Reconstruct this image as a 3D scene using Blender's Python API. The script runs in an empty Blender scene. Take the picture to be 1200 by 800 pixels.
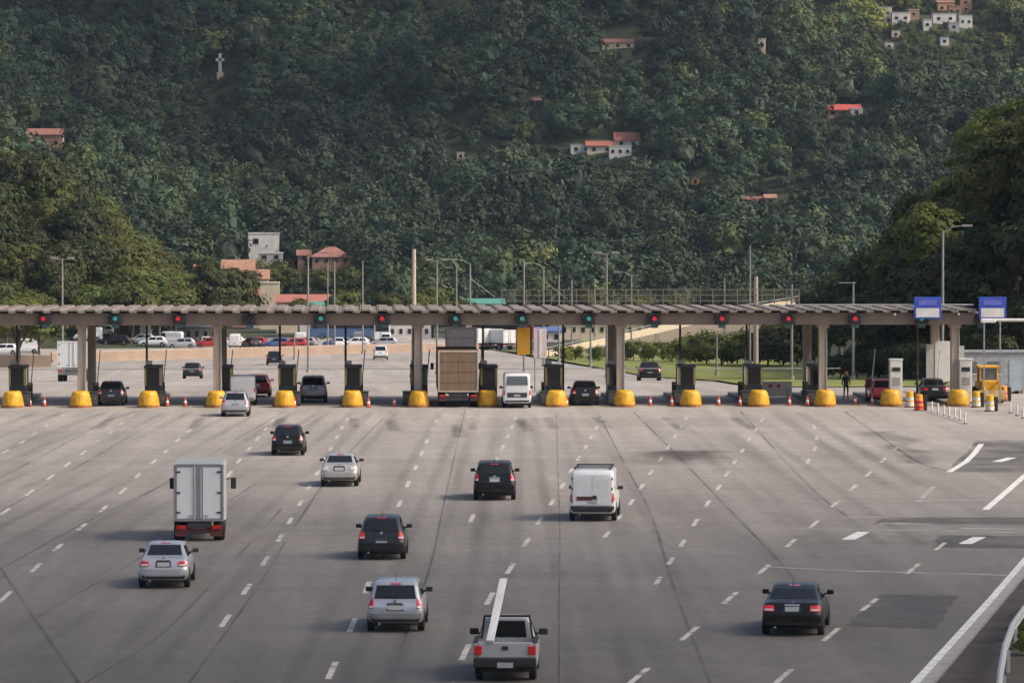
import bpy, bmesh, math, random
import numpy as np
from mathutils import Vector, Matrix
from mathutils.bvhtree import BVHTree
R = math.radians
S = bpy.context.scene
COL = S.collection
rnd = random.Random(7)

# ---------------------------------------------------------------- camera frame
F = 5000.0                      # focal length in pixels of a 1200 px wide picture
CZ = 12.6
YAW = math.atan(168 / F)
PIT = math.atan(162 / F)
fw = Vector((math.sin(YAW) * math.cos(PIT), math.cos(YAW) * math.cos(PIT), -math.sin(PIT)))
rt = Vector((math.cos(YAW), -math.sin(YAW), 0))
up = rt.cross(fw)
CAM = Vector((0, 0, CZ))

def ray(px, py):
    return fw * F + rt * (px - 600) + up * (400 - py)

def at(px, py, Y):
    "the point at distance Y along the road that the photograph shows at px, py"
    d = ray(px, py)
    return CAM + d * (Y / d.y)

GX = [-300, 285, 330, 417, 500, 600, 700, 800, 5000]
GZ = [0, 0, -1.2, -4.4, -6.0, -8.0, -9.5, -9.8, -9.8]
def bz(Y):
    return float(np.interp(Y, GX, GZ))

def gpt(px, py, z=0.0):
    d = ray(px, py)
    return CAM + d * ((z - CZ) / d.z)

def gpf(px, py):
    "ground point following the road's profile"
    d = ray(px, py)
    lo = 40.0
    for k in range(4000):
        Y = lo + k * .5
        p = CAM + d * (Y / d.y)
        if p.z <= bz(Y):
            return Vector((p.x, p.y, bz(Y)))
    return p

# ---------------------------------------------------------------- materials
MAT = {}
def nodes_of(m):
    m.use_nodes = True
    return m.node_tree.nodes, m.node_tree.links

def pm(name, col, rough=.6, metal=0., var=.18, scale=3., bump=0., coat=0., spec=.5, col2=None, stretch=None, streak=0.):
    if name in MAT: return MAT[name]
    m = bpy.data.materials.new(name); MAT[name] = m
    N, L = nodes_of(m)
    b = N['Principled BSDF']
    b.inputs['Roughness'].default_value = rough
    b.inputs['Metallic'].default_value = metal
    b.inputs['Coat Weight'].default_value = coat
    b.inputs['Coat Roughness'].default_value = .08
    b.inputs['Specular IOR Level'].default_value = spec
    tc = N.new('ShaderNodeTexCoord')
    mp = N.new('ShaderNodeMapping')
    L.new(tc.outputs['Object'], mp.inputs[0])
    if stretch: mp.inputs['Scale'].default_value = stretch
    n = N.new('ShaderNodeTexNoise'); n.inputs['Scale'].default_value = scale; n.inputs['Detail'].default_value = 6
    n.inputs['Roughness'].default_value = .62
    L.new(mp.outputs[0], n.inputs[0])
    r = N.new('ShaderNodeValToRGB')
    r.color_ramp.elements[0].position = .32; r.color_ramp.elements[1].position = .7
    c = Vector(col)
    lo = c * (1 - var); hi = c * (1 + var) if col2 is None else Vector(col2)
    r.color_ramp.elements[0].color = (*lo, 1); r.color_ramp.elements[1].color = (*hi, 1)
    L.new(n.outputs[0], r.inputs[0])
    L.new(r.outputs[0], b.inputs['Base Color'])
    if bump:
        bp = N.new('ShaderNodeBump'); bp.inputs['Strength'].default_value = bump; bp.inputs['Distance'].default_value = .05
        L.new(n.outputs[0], bp.inputs['Height']); L.new(bp.outputs[0], b.inputs['Normal'])
    return m

def emit(name, col, st, base=(.05, .05, .05)):
    m = bpy.data.materials.new(name); MAT[name] = m
    N, L = nodes_of(m)
    b = N['Principled BSDF']
    b.inputs['Base Color'].default_value = (*base, 1)
    b.inputs['Emission Color'].default_value = (*col, 1)
    b.inputs['Emission Strength'].default_value = st
    return m

def leafmat(name, col, var=.35, trans=.25):
    m = bpy.data.materials.new(name); MAT[name] = m
    N, L = nodes_of(m)
    b = N['Principled BSDF']; b.inputs['Roughness'].default_value = .62; b.inputs['Specular IOR Level'].default_value = .25
    at_ = N.new('ShaderNodeAttribute'); at_.attribute_name = 'tint'
    mix = N.new('ShaderNodeMixRGB'); mix.blend_type = 'MULTIPLY'; mix.inputs[0].default_value = 1
    mix.inputs[1].default_value = (*col, 1)
    L.new(at_.outputs['Color'], mix.inputs[2])
    oi = N.new('ShaderNodeObjectInfo')
    hs = N.new('ShaderNodeHueSaturation')
    mr = N.new('ShaderNodeMapRange'); mr.inputs[3].default_value = 1 - var; mr.inputs[4].default_value = 1 + var
    L.new(oi.outputs['Random'], mr.inputs[0]); L.new(mr.outputs[0], hs.inputs['Value'])
    mr2 = N.new('ShaderNodeMapRange'); mr2.inputs[3].default_value = .475; mr2.inputs[4].default_value = .515
    mu = N.new('ShaderNodeMath'); mu.operation = 'FRACT'
    mm = N.new('ShaderNodeMath'); mm.operation = 'MULTIPLY'; mm.inputs[1].default_value = 17.3
    L.new(oi.outputs['Random'], mm.inputs[0]); L.new(mm.outputs[0], mu.inputs[0]); L.new(mu.outputs[0], mr2.inputs[0])
    L.new(mr2.outputs[0], hs.inputs['Hue'])
    L.new(mix.outputs[0], hs.inputs['Color'])
    L.new(hs.outputs[0], b.inputs['Base Color'])
    t = N.new('ShaderNodeBsdfTranslucent'); L.new(hs.outputs[0], t.inputs[0])
    ms = N.new('ShaderNodeMixShader'); ms.inputs[0].default_value = trans
    L.new(b.outputs[0], ms.inputs[1]); L.new(t.outputs[0], ms.inputs[2])
    L.new(ms.outputs[0], N['Material Output'].inputs[0])
    return m

# ---------------------------------------------------------------- mesh builder
class MB:
    def __init__(s): s.v = []; s.f = []
    def add(s, vs, fs):
        o = len(s.v); s.v += [tuple(v) for v in vs]; s.f += [tuple(i + o for i in f) for f in fs]
        return s
    def box(s, c, d, rz=0., rx=0.):
        x, y, z = (q / 2 for q in d)
        M = Matrix.Translation(c) @ Matrix.Rotation(rz, 4, 'Z') @ Matrix.Rotation(rx, 4, 'X')
        vs = [M @ Vector((a * x, b * y, e * z)) for a in (-1, 1) for b in (-1, 1) for e in (-1, 1)]
        return s.add(vs, [(0, 1, 3, 2), (4, 6, 7, 5), (0, 4, 5, 1), (2, 3, 7, 6), (0, 2, 6, 4), (1, 5, 7, 3)])
    def tube(s, pts, rad, n=8, cap=True):
        pts = [Vector(p) for p in pts]
        if not isinstance(rad, (list, tuple)): rad = [rad] * len(pts)
        rings = []
        for i, p in enumerate(pts):
            d = (pts[min(i + 1, len(pts) - 1)] - pts[max(i - 1, 0)]).normalized()
            a = d.orthogonal().normalized() if abs(d.z) < .999 else Vector((1, 0, 0))
            if abs(d.z) < .999: a = d.cross(Vector((0, 0, 1))).normalized()
            b = d.cross(a)
            rings.append([p + (a * math.cos(2 * math.pi * k / n) + b * math.sin(2 * math.pi * k / n)) * rad[i] for k in range(n)])
        vs = [v for r_ in rings for v in r_]
        fs = []
        for i in range(len(pts) - 1):
            for k in range(n):
                fs.append((i * n + k, i * n + (k + 1) % n, (i + 1) * n + (k + 1) % n, (i + 1) * n + k))
        if cap:
            fs.append(tuple(range(n))); fs.append(tuple((len(pts) - 1) * n + k for k in range(n)))
        return s.add(vs, fs)
    def prism(s, poly, z0, z1, axis='z'):
        "poly in the plane across axis, between z0 and z1 along it"
        n = len(poly)
        def P(a, b, c):
            return (a, b, c) if axis == 'z' else ((a, c, b) if axis == 'y' else (c, a, b))
        vs = [P(a, b, z0) for a, b in poly] + [P(a, b, z1) for a, b in poly]
        fs = [tuple(range(n)), tuple(range(n, 2 * n))] + [(k, (k + 1) % n, n + (k + 1) % n, n + k) for k in range(n)]
        return s.add(vs, fs)
    def lathe(s, prof, c=(0, 0, 0), n=16, axis='z', a0=0, a1=2 * math.pi):
        full = abs(a1 - a0 - 2 * math.pi) < 1e-6
        m = n if full else n + 1
        vs = []
        for r_, h in prof:
            for k in range(m):
                a = a0 + (a1 - a0) * k / n
                p = (r_ * math.cos(a), r_ * math.sin(a), h)
                if axis == 'x': p = (p[2], p[0], p[1])
                if axis == 'y': p = (p[0], p[2], p[1])
                vs.append((p[0] + c[0], p[1] + c[1], p[2] + c[2]))
        fs = []
        for i in range(len(prof) - 1):
            for k in range(n):
                k2 = (k + 1) % m
                fs.append((i * m + k, i * m + k2, (i + 1) * m + k2, (i + 1) * m + k))
        return s.add(vs, fs)
    def build(s, name, mat, parent=None, smooth=False, bevel=0., angle=40, tint=None):
        me = bpy.data.meshes.new(name)
        me.from_pydata(s.v, [], s.f)
        bm = bmesh.new(); bm.from_mesh(me)
        bmesh.ops.recalc_face_normals(bm, faces=bm.faces)
        bm.to_mesh(me); bm.free()
        me.materials.append(mat)
        if smooth:
            me.polygons.foreach_set('use_smooth', [True] * len(me.polygons))
            me.set_sharp_from_angle(angle=R(angle))
        o = bpy.data.objects.new(name, me)
        COL.objects.link(o)
        if parent: o.parent = parent
        if bevel:
            b = o.modifiers.new('bevel', 'BEVEL'); b.width = bevel; b.segments = 2; b.limit_method = 'ANGLE'; b.angle_limit = R(40)
        return o

LABELS = {}
def tag(o, label=None, cat=None, group=None, kind=None):
    if label: o['label'] = label
    if cat: o['category'] = cat
    if group: o['group'] = group
    if kind: o['kind'] = kind
    return o

def thing(name, loc, label, cat, group=None, rz=0.):
    o = bpy.data.objects.new(name, None); COL.objects.link(o)
    o.empty_display_size = .3
    o.location = loc; o.rotation_euler = (0, 0, rz)
    return tag(o, label, cat, group)

def copy_tree(root, loc, label=None, rz=None, scale=None, group=None):
    c = root.copy(); COL.objects.link(c)
    for ch in list(root.children):
        d = ch.copy(); COL.objects.link(d); d.parent = c
        for g in list(ch.children):
            e = g.copy(); COL.objects.link(e); e.parent = d
    c.location = loc
    if rz is not None: c.rotation_euler = (0, 0, rz)
    if scale is not None: c.scale = scale if hasattr(scale, '__len__') else (scale,) * 3
    if label: c['label'] = label
    if group: c['group'] = group
    return c

def np_mesh(name, V, Q, mat, tint=None, parent=None):
    me = bpy.data.meshes.new(name)
    V = np.ascontiguousarray(V, dtype=np.float32); Q = np.ascontiguousarray(Q, dtype=np.int32)
    k = Q.shape[1]
    me.vertices.add(len(V)); me.vertices.foreach_set('co', V.ravel())
    me.loops.add(Q.size); me.loops.foreach_set('vertex_index', Q.ravel())
    me.polygons.add(len(Q)); me.polygons.foreach_set('loop_start', np.arange(0, Q.size, k, dtype=np.int32))
    me.update(calc_edges=True)
    me.polygons.foreach_set('use_smooth', [False] * len(Q))
    if tint is not None:
        a = me.attributes.new('tint', 'FLOAT_COLOR', 'POINT')
        T = np.ones((len(V), 4), np.float32); T[:, :3] = tint
        a.data.foreach_set('color', T.ravel())
    me.materials.append(mat)
    o = bpy.data.objects.new(name, me); COL.objects.link(o)
    if parent: o.parent = parent
    return o
# ---------------------------------------------------------------- palette
asph_dark = pm('patched_asphalt', (.085, .083, .081), .85, var=.22, scale=1.2)
paint_white = pm('road_paint', (.62, .61, .58), .6, var=.35, scale=2.2)
conc = pm('concrete', (.33, .30, .265), .85, var=.2, scale=.8, bump=.15)
conc_dark = pm('stained_concrete', (.22, .19, .165), .85, var=.25, scale=.7, stretch=(.4, .4, 2.5))
conc_col = pm('column_concrete', (.46, .38, .30), .8, var=.15, scale=.9, stretch=(2, 2, .3))
fascia_m = pm('fascia_concrete', (.165, .126, .10), .8, var=.14, scale=.6, stretch=(2.5, 1, .5))
yellow = pm('yellow_paint', (.64, .31, .015), .5, var=.22, scale=2.2, col2=(.90, .50, .02))
orange = pm('orange_paint', (.75, .30, .02), .55)
red = pm('red_plastic', (.55, .03, .03), .5)
black = pm('black_rubber', (.018, .018, .018), .75)
dark = pm('dark_metal', (.035, .036, .038), .5)
darkgrey = pm('dark_grey_panel', (.065, .062, .06), .55)
grey = pm('grey_metal', (.30, .31, .31), .45, metal=.3)
steel = pm('galvanised_steel', (.40, .41, .40), .5, metal=.35, var=.12)
pole_m = pm('weathered_pole', (.24, .235, .22), .6, metal=.2, var=.15)
white = pm('white_paint', (.72, .72, .70), .5, var=.08)
white_dirty = pm('weathered_white', (.58, .57, .54), .6, var=.16, scale=1.5)
cream = pm('cream_post', (.50, .45, .33), .6)
blue = pm('blue_sign', (.03, .07, .42), .45, var=.1)
glass = pm('dark_glass', (.008, .0095, .011), .08, var=.15, spec=.55)
glass_l = pm('grey_glass', (.10, .125, .14), .08, var=.2, spec=.8)
plate_m = pm('number_plate', (.34, .35, .36), .4, var=.05)
tail_m = pm('tail_lamp', (.50, .015, .015), .2, var=.15, coat=.6)
tail_on = emit('tail_lamp_lit', (1., .06, .04), .14, (.42, .015, .015))
tail_clear = pm('clear_lamp', (.55, .5, .5), .2, coat=.5)
tyre_m = pm('tyre_rubber', (.014, .014, .014), .85)
rim_m = pm('wheel_rim', (.28, .28, .28), .35, metal=.7)
chrome = pm('bright_trim', (.6, .6, .6), .25, metal=.9)
silver = pm('silver_paint', (.42, .43, .45), .38, metal=.45, var=.05, coat=.8)
silver_blue = pm('blue_silver_paint', (.40, .42, .46), .38, metal=.45, var=.05, coat=.8)
champagne = pm('champagne_paint', (.43, .42, .40), .38, metal=.45, var=.05, coat=.8)
black_p = pm('black_paint', (.006, .006, .0062), .32, var=.1, coat=.2, spec=.35)
navy_p = pm('dark_blue_grey_paint', (.014, .0165, .021), .32, var=.08, coat=.25, spec=.4)
grey_p = pm('grey_paint', (.24, .245, .25), .36, metal=.3, var=.05, coat=.8)
white_p = pm('white_vehicle_paint', (.66, .67, .67), .35, var=.05, coat=.6)
maroon = pm('maroon_frame', (.085, .02, .02), .6, var=.3)
red_p = pm('red_vehicle_paint', (.42, .03, .03), .3, var=.05, coat=.6)
blue_p = pm('blue_vehicle_paint', (.06, .12, .26), .3, var=.05, coat=.6)
brown_box = pm('brown_cargo_wood', (.19, .125, .078), .75, var=.2, scale=1.4, stretch=(5, 1, .4))
cargo_dark = pm('dark_tarpaulin', (.085, .08, .085), .7, var=.2)
wood = pm('plank_white', (.60, .60, .58), .6, var=.18, scale=2., stretch=(3, .4, 3))
red_tile = pm('red_roof_tile', (.34, .12, .08), .8, var=.3, scale=1.5)
orange_tile = pm('orange_roof_tile', (.34, .18, .12), .8, var=.3, scale=1.2)
rust_roof = pm('faded_red_roof', (.30, .135, .105), .8, var=.25, scale=.8)
brick = pm('raw_brick', (.33, .19, .135), .85, var=.3, scale=1.5)
wall_white = pm('white_render', (.62, .60, .56), .85, var=.22, scale=.7, stretch=(1, 1, .35))
wall_cream = pm('cream_render', (.56, .47, .35), .8, var=.15, scale=.6)
wall_grey = pm('grey_render', (.36, .35, .34), .8, var=.2, scale=.7)
green_sheet = pm('green_sheet_roof', (.08, .26, .20), .6, var=.15)
bark = pm('bark', (.12, .09, .065), .9, var=.35, scale=4, bump=.4)
bark_pale = pm('pale_bark', (.34, .28, .22), .85, var=.3, scale=2.5, bump=.3)
sig_red = emit('red_signal_light', (1., .03, .07), .32, (.3, .01, .01))
sig_green = emit('green_signal_light', (.10, .60, .50), .2, (.02, .2, .16))
sig_off = pm('unlit_signal', (.03, .03, .035), .3)
head_on = emit('lit_headlamp', (1., .95, .85), 3.0, (.8, .8, .8))
skin = pm('skin', (.42, .24, .16), .6)
cloth_dark = pm('dark_clothes', (.03, .032, .04), .85)
lawn_m = pm('mown_grass', (.13, .16, .026), .95, var=.4, scale=.35, col2=(.26, .27, .05))
soil_m = pm('dark_soil', (.05, .038, .03), .95, var=.45, scale=.8, bump=.4)
land_m = pm('undergrowth', (.022, .033, .012), .95, var=.45, scale=.15, col2=(.05, .058, .02))

LF = leafmat('leaves_forest', (.031, .057, .030), .0, .15)
LG = leafmat('leaves_mid_green', (.080, .104, .029), .3, .35)
LD = leafmat('leaves_dark_green', (.034, .048, .014), .25, .25)
LY = leafmat('leaves_yellow_green', (.098, .138, .034), .25, .38)
LO = leafmat('leaves_orange_yellow', (.26, .17, .02), .2)

# ---------------------------------------------------------------- asphalt
def asphalt():
    m = bpy.data.materials.new('asphalt'); N, L = nodes_of(m)
    b = N['Principled BSDF']; b.inputs['Roughness'].default_value = .82; b.inputs['Specular IOR Level'].default_value = .35
    g = N.new('ShaderNodeNewGeometry')
    def noise(scale, st=(1, 1, 1), det=6, rough=.6):
        mp = N.new('ShaderNodeMapping'); mp.inputs['Scale'].default_value = st
        L.new(g.outputs['Position'], mp.inputs[0])
        n = N.new('ShaderNodeTexNoise'); n.inputs['Scale'].default_value = scale; n.inputs['Detail'].default_value = det
        n.inputs['Roughness'].default_value = rough
        L.new(mp.outputs[0], n.inputs[0]); return n.outputs[0]
    def mrange(s, a, c, d, e):
        q = N.new('ShaderNodeMapRange'); q.inputs[1].default_value = a; q.inputs[2].default_value = c
        q.inputs[3].default_value = d; q.inputs[4].default_value = e; L.new(s, q.inputs[0]); return q.outputs[0]
    def mul(a, c):
        q = N.new('ShaderNodeMath'); q.operation = 'MULTIPLY'; L.new(a, q.inputs[0])
        if isinstance(c, float): q.inputs[1].default_value = c
        else: L.new(c, q.inputs[1])
        return q.outputs[0]
    big = mrange(noise(.05), .3, .7, .84, 1.14)
    streak = mrange(noise(.55, (1, .035, 1), 4), .3, .72, .80, 1.14)       # wheel wear along the lanes
    cross = mrange(noise(.3, (.06, 1.0, 1), 4), .35, .7, .93, 1.05)       # paver joints across
    fine = mrange(noise(9, det=3), .3, .7, .93, 1.07)
    mott = mrange(noise(1.6, (1, .45, 1), 8, .72), .32, .7, .84, 1.13)
    v = mul(mul(mul(mul(big, streak), cross), fine), mott)
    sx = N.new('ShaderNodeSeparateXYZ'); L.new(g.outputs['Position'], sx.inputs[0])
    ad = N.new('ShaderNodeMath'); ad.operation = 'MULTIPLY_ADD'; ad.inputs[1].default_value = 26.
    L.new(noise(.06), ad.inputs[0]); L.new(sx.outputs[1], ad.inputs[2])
    w = mrange(ad.outputs[0], 130, 268, 0., 1.)                             # paler concrete by the booths; foreground shade and grazing brightness also painted in
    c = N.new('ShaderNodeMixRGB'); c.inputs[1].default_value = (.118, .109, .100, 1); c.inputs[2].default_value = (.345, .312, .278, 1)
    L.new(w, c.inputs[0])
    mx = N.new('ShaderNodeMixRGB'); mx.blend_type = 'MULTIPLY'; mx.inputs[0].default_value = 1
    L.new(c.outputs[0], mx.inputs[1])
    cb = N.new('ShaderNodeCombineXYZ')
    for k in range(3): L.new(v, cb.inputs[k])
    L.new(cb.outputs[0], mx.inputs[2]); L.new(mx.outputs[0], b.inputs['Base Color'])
    bp = N.new('ShaderNodeBump'); bp.inputs['Strength'].default_value = .15; bp.inputs['Distance'].default_value = .02
    L.new(noise(30, det=2), bp.inputs['Height']); L.new(bp.outputs[0], b.inputs['Normal'])
    return m
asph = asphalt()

# stained strips: transparent where the noise thins the mark out
def mark_mat(name, col, lo, hi, scale, alpha=1., st=(1, 1, 1)):
    m = bpy.data.materials.new(name); N, L = nodes_of(m)
    b = N['Principled BSDF']; b.inputs['Base Color'].default_value = (*col, 1); b.inputs['Roughness'].default_value = .8
    g = N.new('ShaderNodeNewGeometry')
    mp = N.new('ShaderNodeMapping'); mp.inputs['Scale'].default_value = st; L.new(g.outputs['Position'], mp.inputs[0])
    n = N.new('ShaderNodeTexNoise'); n.inputs['Scale'].default_value = scale; n.inputs['Detail'].default_value = 5
    L.new(mp.outputs[0], n.inputs[0])
    q = N.new('ShaderNodeMapRange'); q.inputs[1].default_value = lo; q.inputs[2].default_value = hi; q.inputs[4].default_value = alpha
    L.new(n.outputs[0], q.inputs[0])
    fa = N.new('ShaderNodeAttribute'); fa.attribute_name = 'wear'
    iv = N.new('ShaderNodeMath'); iv.operation = 'SUBTRACT'; iv.inputs[0].default_value = 1; L.new(fa.outputs['Fac'], iv.inputs[1])
    mu = N.new('ShaderNodeMath'); mu.operation = 'MULTIPLY'; L.new(q.outputs[0], mu.inputs[0]); L.new(iv.outputs[0], mu.inputs[1])
    L.new(mu.outputs[0], b.inputs['Alpha'])
    return m
seam_m = mark_mat('tar_seam', (.06, .058, .055), .3, .7, .12, .42)
paint_worn = mark_mat('worn_road_paint', (.50, .475, .43), .22, .5, 1.3, .88)
paint_faint = mark_mat('faint_road_paint', (.55, .54, .51), .35, .65, .7, .6)
stain_m = mark_mat('oil_stain', (.06, .05, .043), .3, .65, .4, .38, (1, .25, 1))
rust_m = mark_mat('brown_stain', (.10, .07, .055), .38, .6, .6, .7)
patch_m = mark_mat('asphalt_patch', (.085, .083, .082), .28, .6, .25, .55)

# ---------------------------------------------------------------- terrain
def sstep(a, b, x):
    t = np.clip((x - a) / (b - a), 0, 1); return t * t * (3 - 2 * t)

def TZ(X, Y):
    X = np.asarray(X, float); Y = np.asarray(Y, float)
    z = np.interp(Y, GX, GZ)
    # wooded bank left beyond the plaza
    foot = -.0404 * Y + 0 * X
    d = foot - X
    bank = np.interp(d, [0, 5, 14, 32, 60, 120], [0, 4, 12, 23, 31, 40]) * sstep(605, 690, Y) * (1 - .5 * sstep(790, 900, Y))
    z = z + bank * (1 + .08 * np.sin(X * .21) * np.cos(Y * .13))
    # grassy bank right beyond the plaza
    foot2 = 43 + (Y - 330) * .03
    z = z + 13 * sstep(0, 26, X - foot2) * sstep(292, 325, Y) * (1 - sstep(560, 720, Y))
    # far mountain
    e = np.interp(Y, [780, 830, 900, 1000, 1200, 1400, 1700, 2300], [0, 1, 9, 23.5, 60, 104, 150, 175])
    rid = 1 + .22 * np.sin((X + .5 * Y) * .021 + .7) * sstep(850, 1050, Y) + .12 * np.sin((X - .8 * Y) * .037 + 2) * sstep(850, 1050, Y) + .05 * np.sin(X * .08 + Y * .05)
    side = 1 + .05 * (X - 40) / 150
    z = z + e * rid * np.clip(side, .8, 1.2)
    return z

def hill_hit(px, py, Y0=600, Y1=1700):
    d = ray(px, py)
    Ys = np.arange(Y0, Y1, 1.0)
    P = np.array(CAM)[None] + np.array(d)[None] * (Ys / d.y)[:, None]
    below = P[:, 2] <= TZ(P[:, 0], P[:, 1])
    i = int(np.argmax(below)) if below.any() else len(Ys) - 1
    return Vector(P[i])

def grid(name, xs, ys, zf, mat, kind='structure'):
    X, Y = np.meshgrid(xs, ys)
    Z = zf(X, Y)
    V = np.stack([X, Y, Z], -1).reshape(-1, 3)
    nx, ny = len(xs), len(ys)
    i = np.arange(nx * ny).reshape(ny, nx)
    Q = np.stack([i[:-1, :-1], i[:-1, 1:], i[1:, 1:], i[1:, :-1]], -1).reshape(-1, 4)
    o = np_mesh(name, V, Q, mat)
    o.data.polygons.foreach_set('use_smooth', [True] * len(Q))
    return tag(o, kind=kind)

xs = np.concatenate([np.arange(-900, -260, 40.), np.arange(-260, 330, 4.), np.arange(330, 920, 40.)])
ys = np.concatenate([np.arange(-60, 280, 20.), np.array(sorted(set(list(np.arange(280, 1700, 5.)) + [285., 417.]))), np.arange(1700, 2301, 40.)])
grid('ground', xs, ys, lambda X, Y: TZ(X, Y) - .15, land_m)

# the carriageway: one sheet on the road's own profile
def ribbon(name, rows, mat, dz=0., kind='structure', thick=None):
    "rows: (Y, x0, x1), the sheet following the road's profile"
    brk = sorted(set([r_[0] for r_ in rows] + [g for g in GX if rows[0][0] < g < rows[-1][0]]))
    yy = [r_[0] for r_ in rows]
    m = MB()
    vs = []
    for Y in brk:
        a = np.interp(Y, yy, [r_[1] for r_ in rows]); c = np.interp(Y, yy, [r_[2] for r_ in rows])
        vs += [(a, Y, bz(Y) + dz), (c, Y, bz(Y) + dz)]
    fs = [(2 * k, 2 * k + 1, 2 * k + 3, 2 * k + 2) for k in range(len(brk) - 1)]
    m.add(vs, fs)
    o = m.build(name, mat)
    return tag(o, kind=kind)

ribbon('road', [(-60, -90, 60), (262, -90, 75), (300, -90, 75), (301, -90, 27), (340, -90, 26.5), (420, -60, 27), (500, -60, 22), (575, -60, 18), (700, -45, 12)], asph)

def sheet(name, pts, mat, dz):
    "a flat marking whose corner pixels are laid out on the road"
    m = MB(); m.add([p + Vector((0, 0, dz)) for p in pts], [tuple(range(len(pts)))])
    return tag(m.build(name, mat), kind='structure')

def strip_pts(line, w):
    out = []
    n = len(line)
    for i in range(n):
        d = (line[min(i + 1, n - 1)] - line[max(i - 1, 0)]); d.z = 0; d.normalize()
        s_ = Vector((d.y, -d.x, 0)) * (w if not hasattr(w, '__len__') else w[i]) * .5
        out.append((line[i] - s_, line[i] + s_))
    return out

def soft_strips(name, lines, mat, dz):
    "ribbons whose mark wears thin towards the sides and the ends (attribute wear: 0 full, 1 gone)"
    V, Fc, Wr = [], [], []
    for line, w in lines:
        n = len(line); o = len(V)
        for i in range(n):
            d = (line[min(i + 1, n - 1)] - line[max(i - 1, 0)]); d.z = 0; d.normalize()
            s_ = Vector((d.y, -d.x, 0)) * w * .5
            e = 1 if i in (0, n - 1) else 0
            for t in (-1, -.35, .35, 1):
                V.append(line[i] + s_ * t + Vector((0, 0, dz))); Wr.append(1 if abs(t) == 1 else e)
        for i in range(n - 1):
            for k in range(3): Fc.append((o + 4 * i + k, o + 4 * i + k + 1, o + 4 * i + k + 5, o + 4 * i + k + 4))
    m = MB(); m.add(V, Fc); o_ = m.build(name, mat)
    a = o_.data.attributes.new('wear', 'FLOAT', 'POINT'); a.data.foreach_set('value', [float(x) for x in Wr])
    return tag(o_, kind='structure')

def strips(name, lines, mat, dz):
    "a list of (points, width) drawn as one sheet of thin ribbons"
    m = MB()
    for line, w in lines:
        q = strip_pts(line, w)
        vs = [Vector(p) + Vector((0, 0, dz)) for pr in q for p in pr]
        m.add(vs, [(2 * k, 2 * k + 1, 2 * k + 3, 2 * k + 2) for k in range(len(q) - 1)])
    return tag(m.build(name, mat), kind='structure')

def smooth_line(px, n=8):
    P = [gpt(*p) for p in px]
    out = []
    for i in range(len(P) - 1):
        p0 = P[max(i - 1, 0)]; p1 = P[i]; p2 = P[i + 1]; p3 = P[min(i + 2, len(P) - 1)]
        for k in range(n):
            t = k / n
            out.append(.5 * ((2 * p1) + (p2 - p0) * t + (2 * p0 - 5 * p1 + 4 * p2 - p3) * t * t + (3 * p1 - p0 - 3 * p2 + p3) * t ** 3))
    out.append(P[-1])
    return out

# lane dashes, centre by centre as the photograph shows them
DASH = [
 [(6, 699), (42, 665), (68, 641), (96, 617), (121, 596), (144, 575), (162, 557), (180, 541), (194, 529), (208, 516), (221, 505), (233, 495), (243, 487)],
 [(-24, 620), (6, 599), (35, 577), (59, 559), (79, 544), (98, 530), (114, 517), (130, 506), (142, 496), (153, 487)],
 [(-18, 540), (6, 529), (26, 518), (40, 508), (56, 498), (74, 486)],
 [(264, 727), (289, 690), (311, 657), (328, 630), (340, 610), (352, 589), (362, 571), (372, 554), (380, 539), (388, 525), (395, 512), (401, 501), (407, 491)],
 [(215, 636), (233, 610), (252, 581), (269, 555), (280, 540), (292, 526), (302, 514), (311, 503), (319, 493)],
 [(389, 785), (413, 732), (430, 688), (445, 648), (457, 617), (468, 590), (478, 567), (487, 548), (494, 531), (500, 517), (506, 504), (511, 493)],
 [(545, 764), (574, 701), (598, 666), (617, 635), (632, 610), (647, 588), (659, 569), (669, 552), (678, 537), (686, 524), (693, 512), (699, 501), (705, 491)],
 [(553, 607), (568, 572), (576, 554), (582, 539), (589, 524), (595, 511), (600, 500), (604, 490)],
 [(771, 680), (786, 657), (800, 636), (815, 612), (829, 590), (842, 571), (852, 555), (861, 541), (870, 528), (878, 515), (886, 503), (893, 492)],
 [(711, 626), (726, 606), (740, 588), (752, 570), (763, 553), (774, 538), (783, 524), (791, 511), (798, 500), (804, 490)],
 [(748, 792), (808, 742), (856, 700), (895, 667), (927, 636), (954, 614), (979, 590), (1000, 571), (1018, 555), (1035, 539), (1050, 525)],
 [(855, 848), (917, 793), (974, 743), (1019, 708), (1070, 666), (1102, 640)],
 [(947, 540), (955, 526), (957, 513), (954, 500)],
]
lines = []
for L_ in DASH:
    P = [gpt(*p) for p in L_]
    for i, p in enumerate(P):
        a = P[max(i - 1, 0)]; c = P[min(i + 1, len(P) - 1)]
        d = (c - a); d.z = 0
        gap = d.length / (min(i + 1, len(P) - 1) - max(i - 1, 0))
        d.normalize()
        h = min(gap * .36, 4.2) / 2
        lines.append(([p - d * h, p + d * h], .17))
strips('lane_dash_markings', lines, paint_worn, .008)
solid = [
 ([gpt(1072, 800), gpt(1122, 745), gpt(1162, 701), gpt(1200, 657), gpt(1262, 585)], .24),
 ([gpt(1020, 860), gpt(1072, 800)], .24),
 ([gpt(1155, 597), gpt(1200, 558), gpt(1240, 525)], .3),
 ([gpt(1112, 553), gpt(1132, 541), gpt(1142, 531), gpt(1150, 520)], .3),
 ([gpt(994, 632), gpt(1012, 623)], .5), ([gpt(1131, 637), gpt(1148, 629)], .5), ([gpt(1168, 541), gpt(1186, 536)], .5),
]
strips('edge_line_markings', solid, paint_white, .008)
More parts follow.
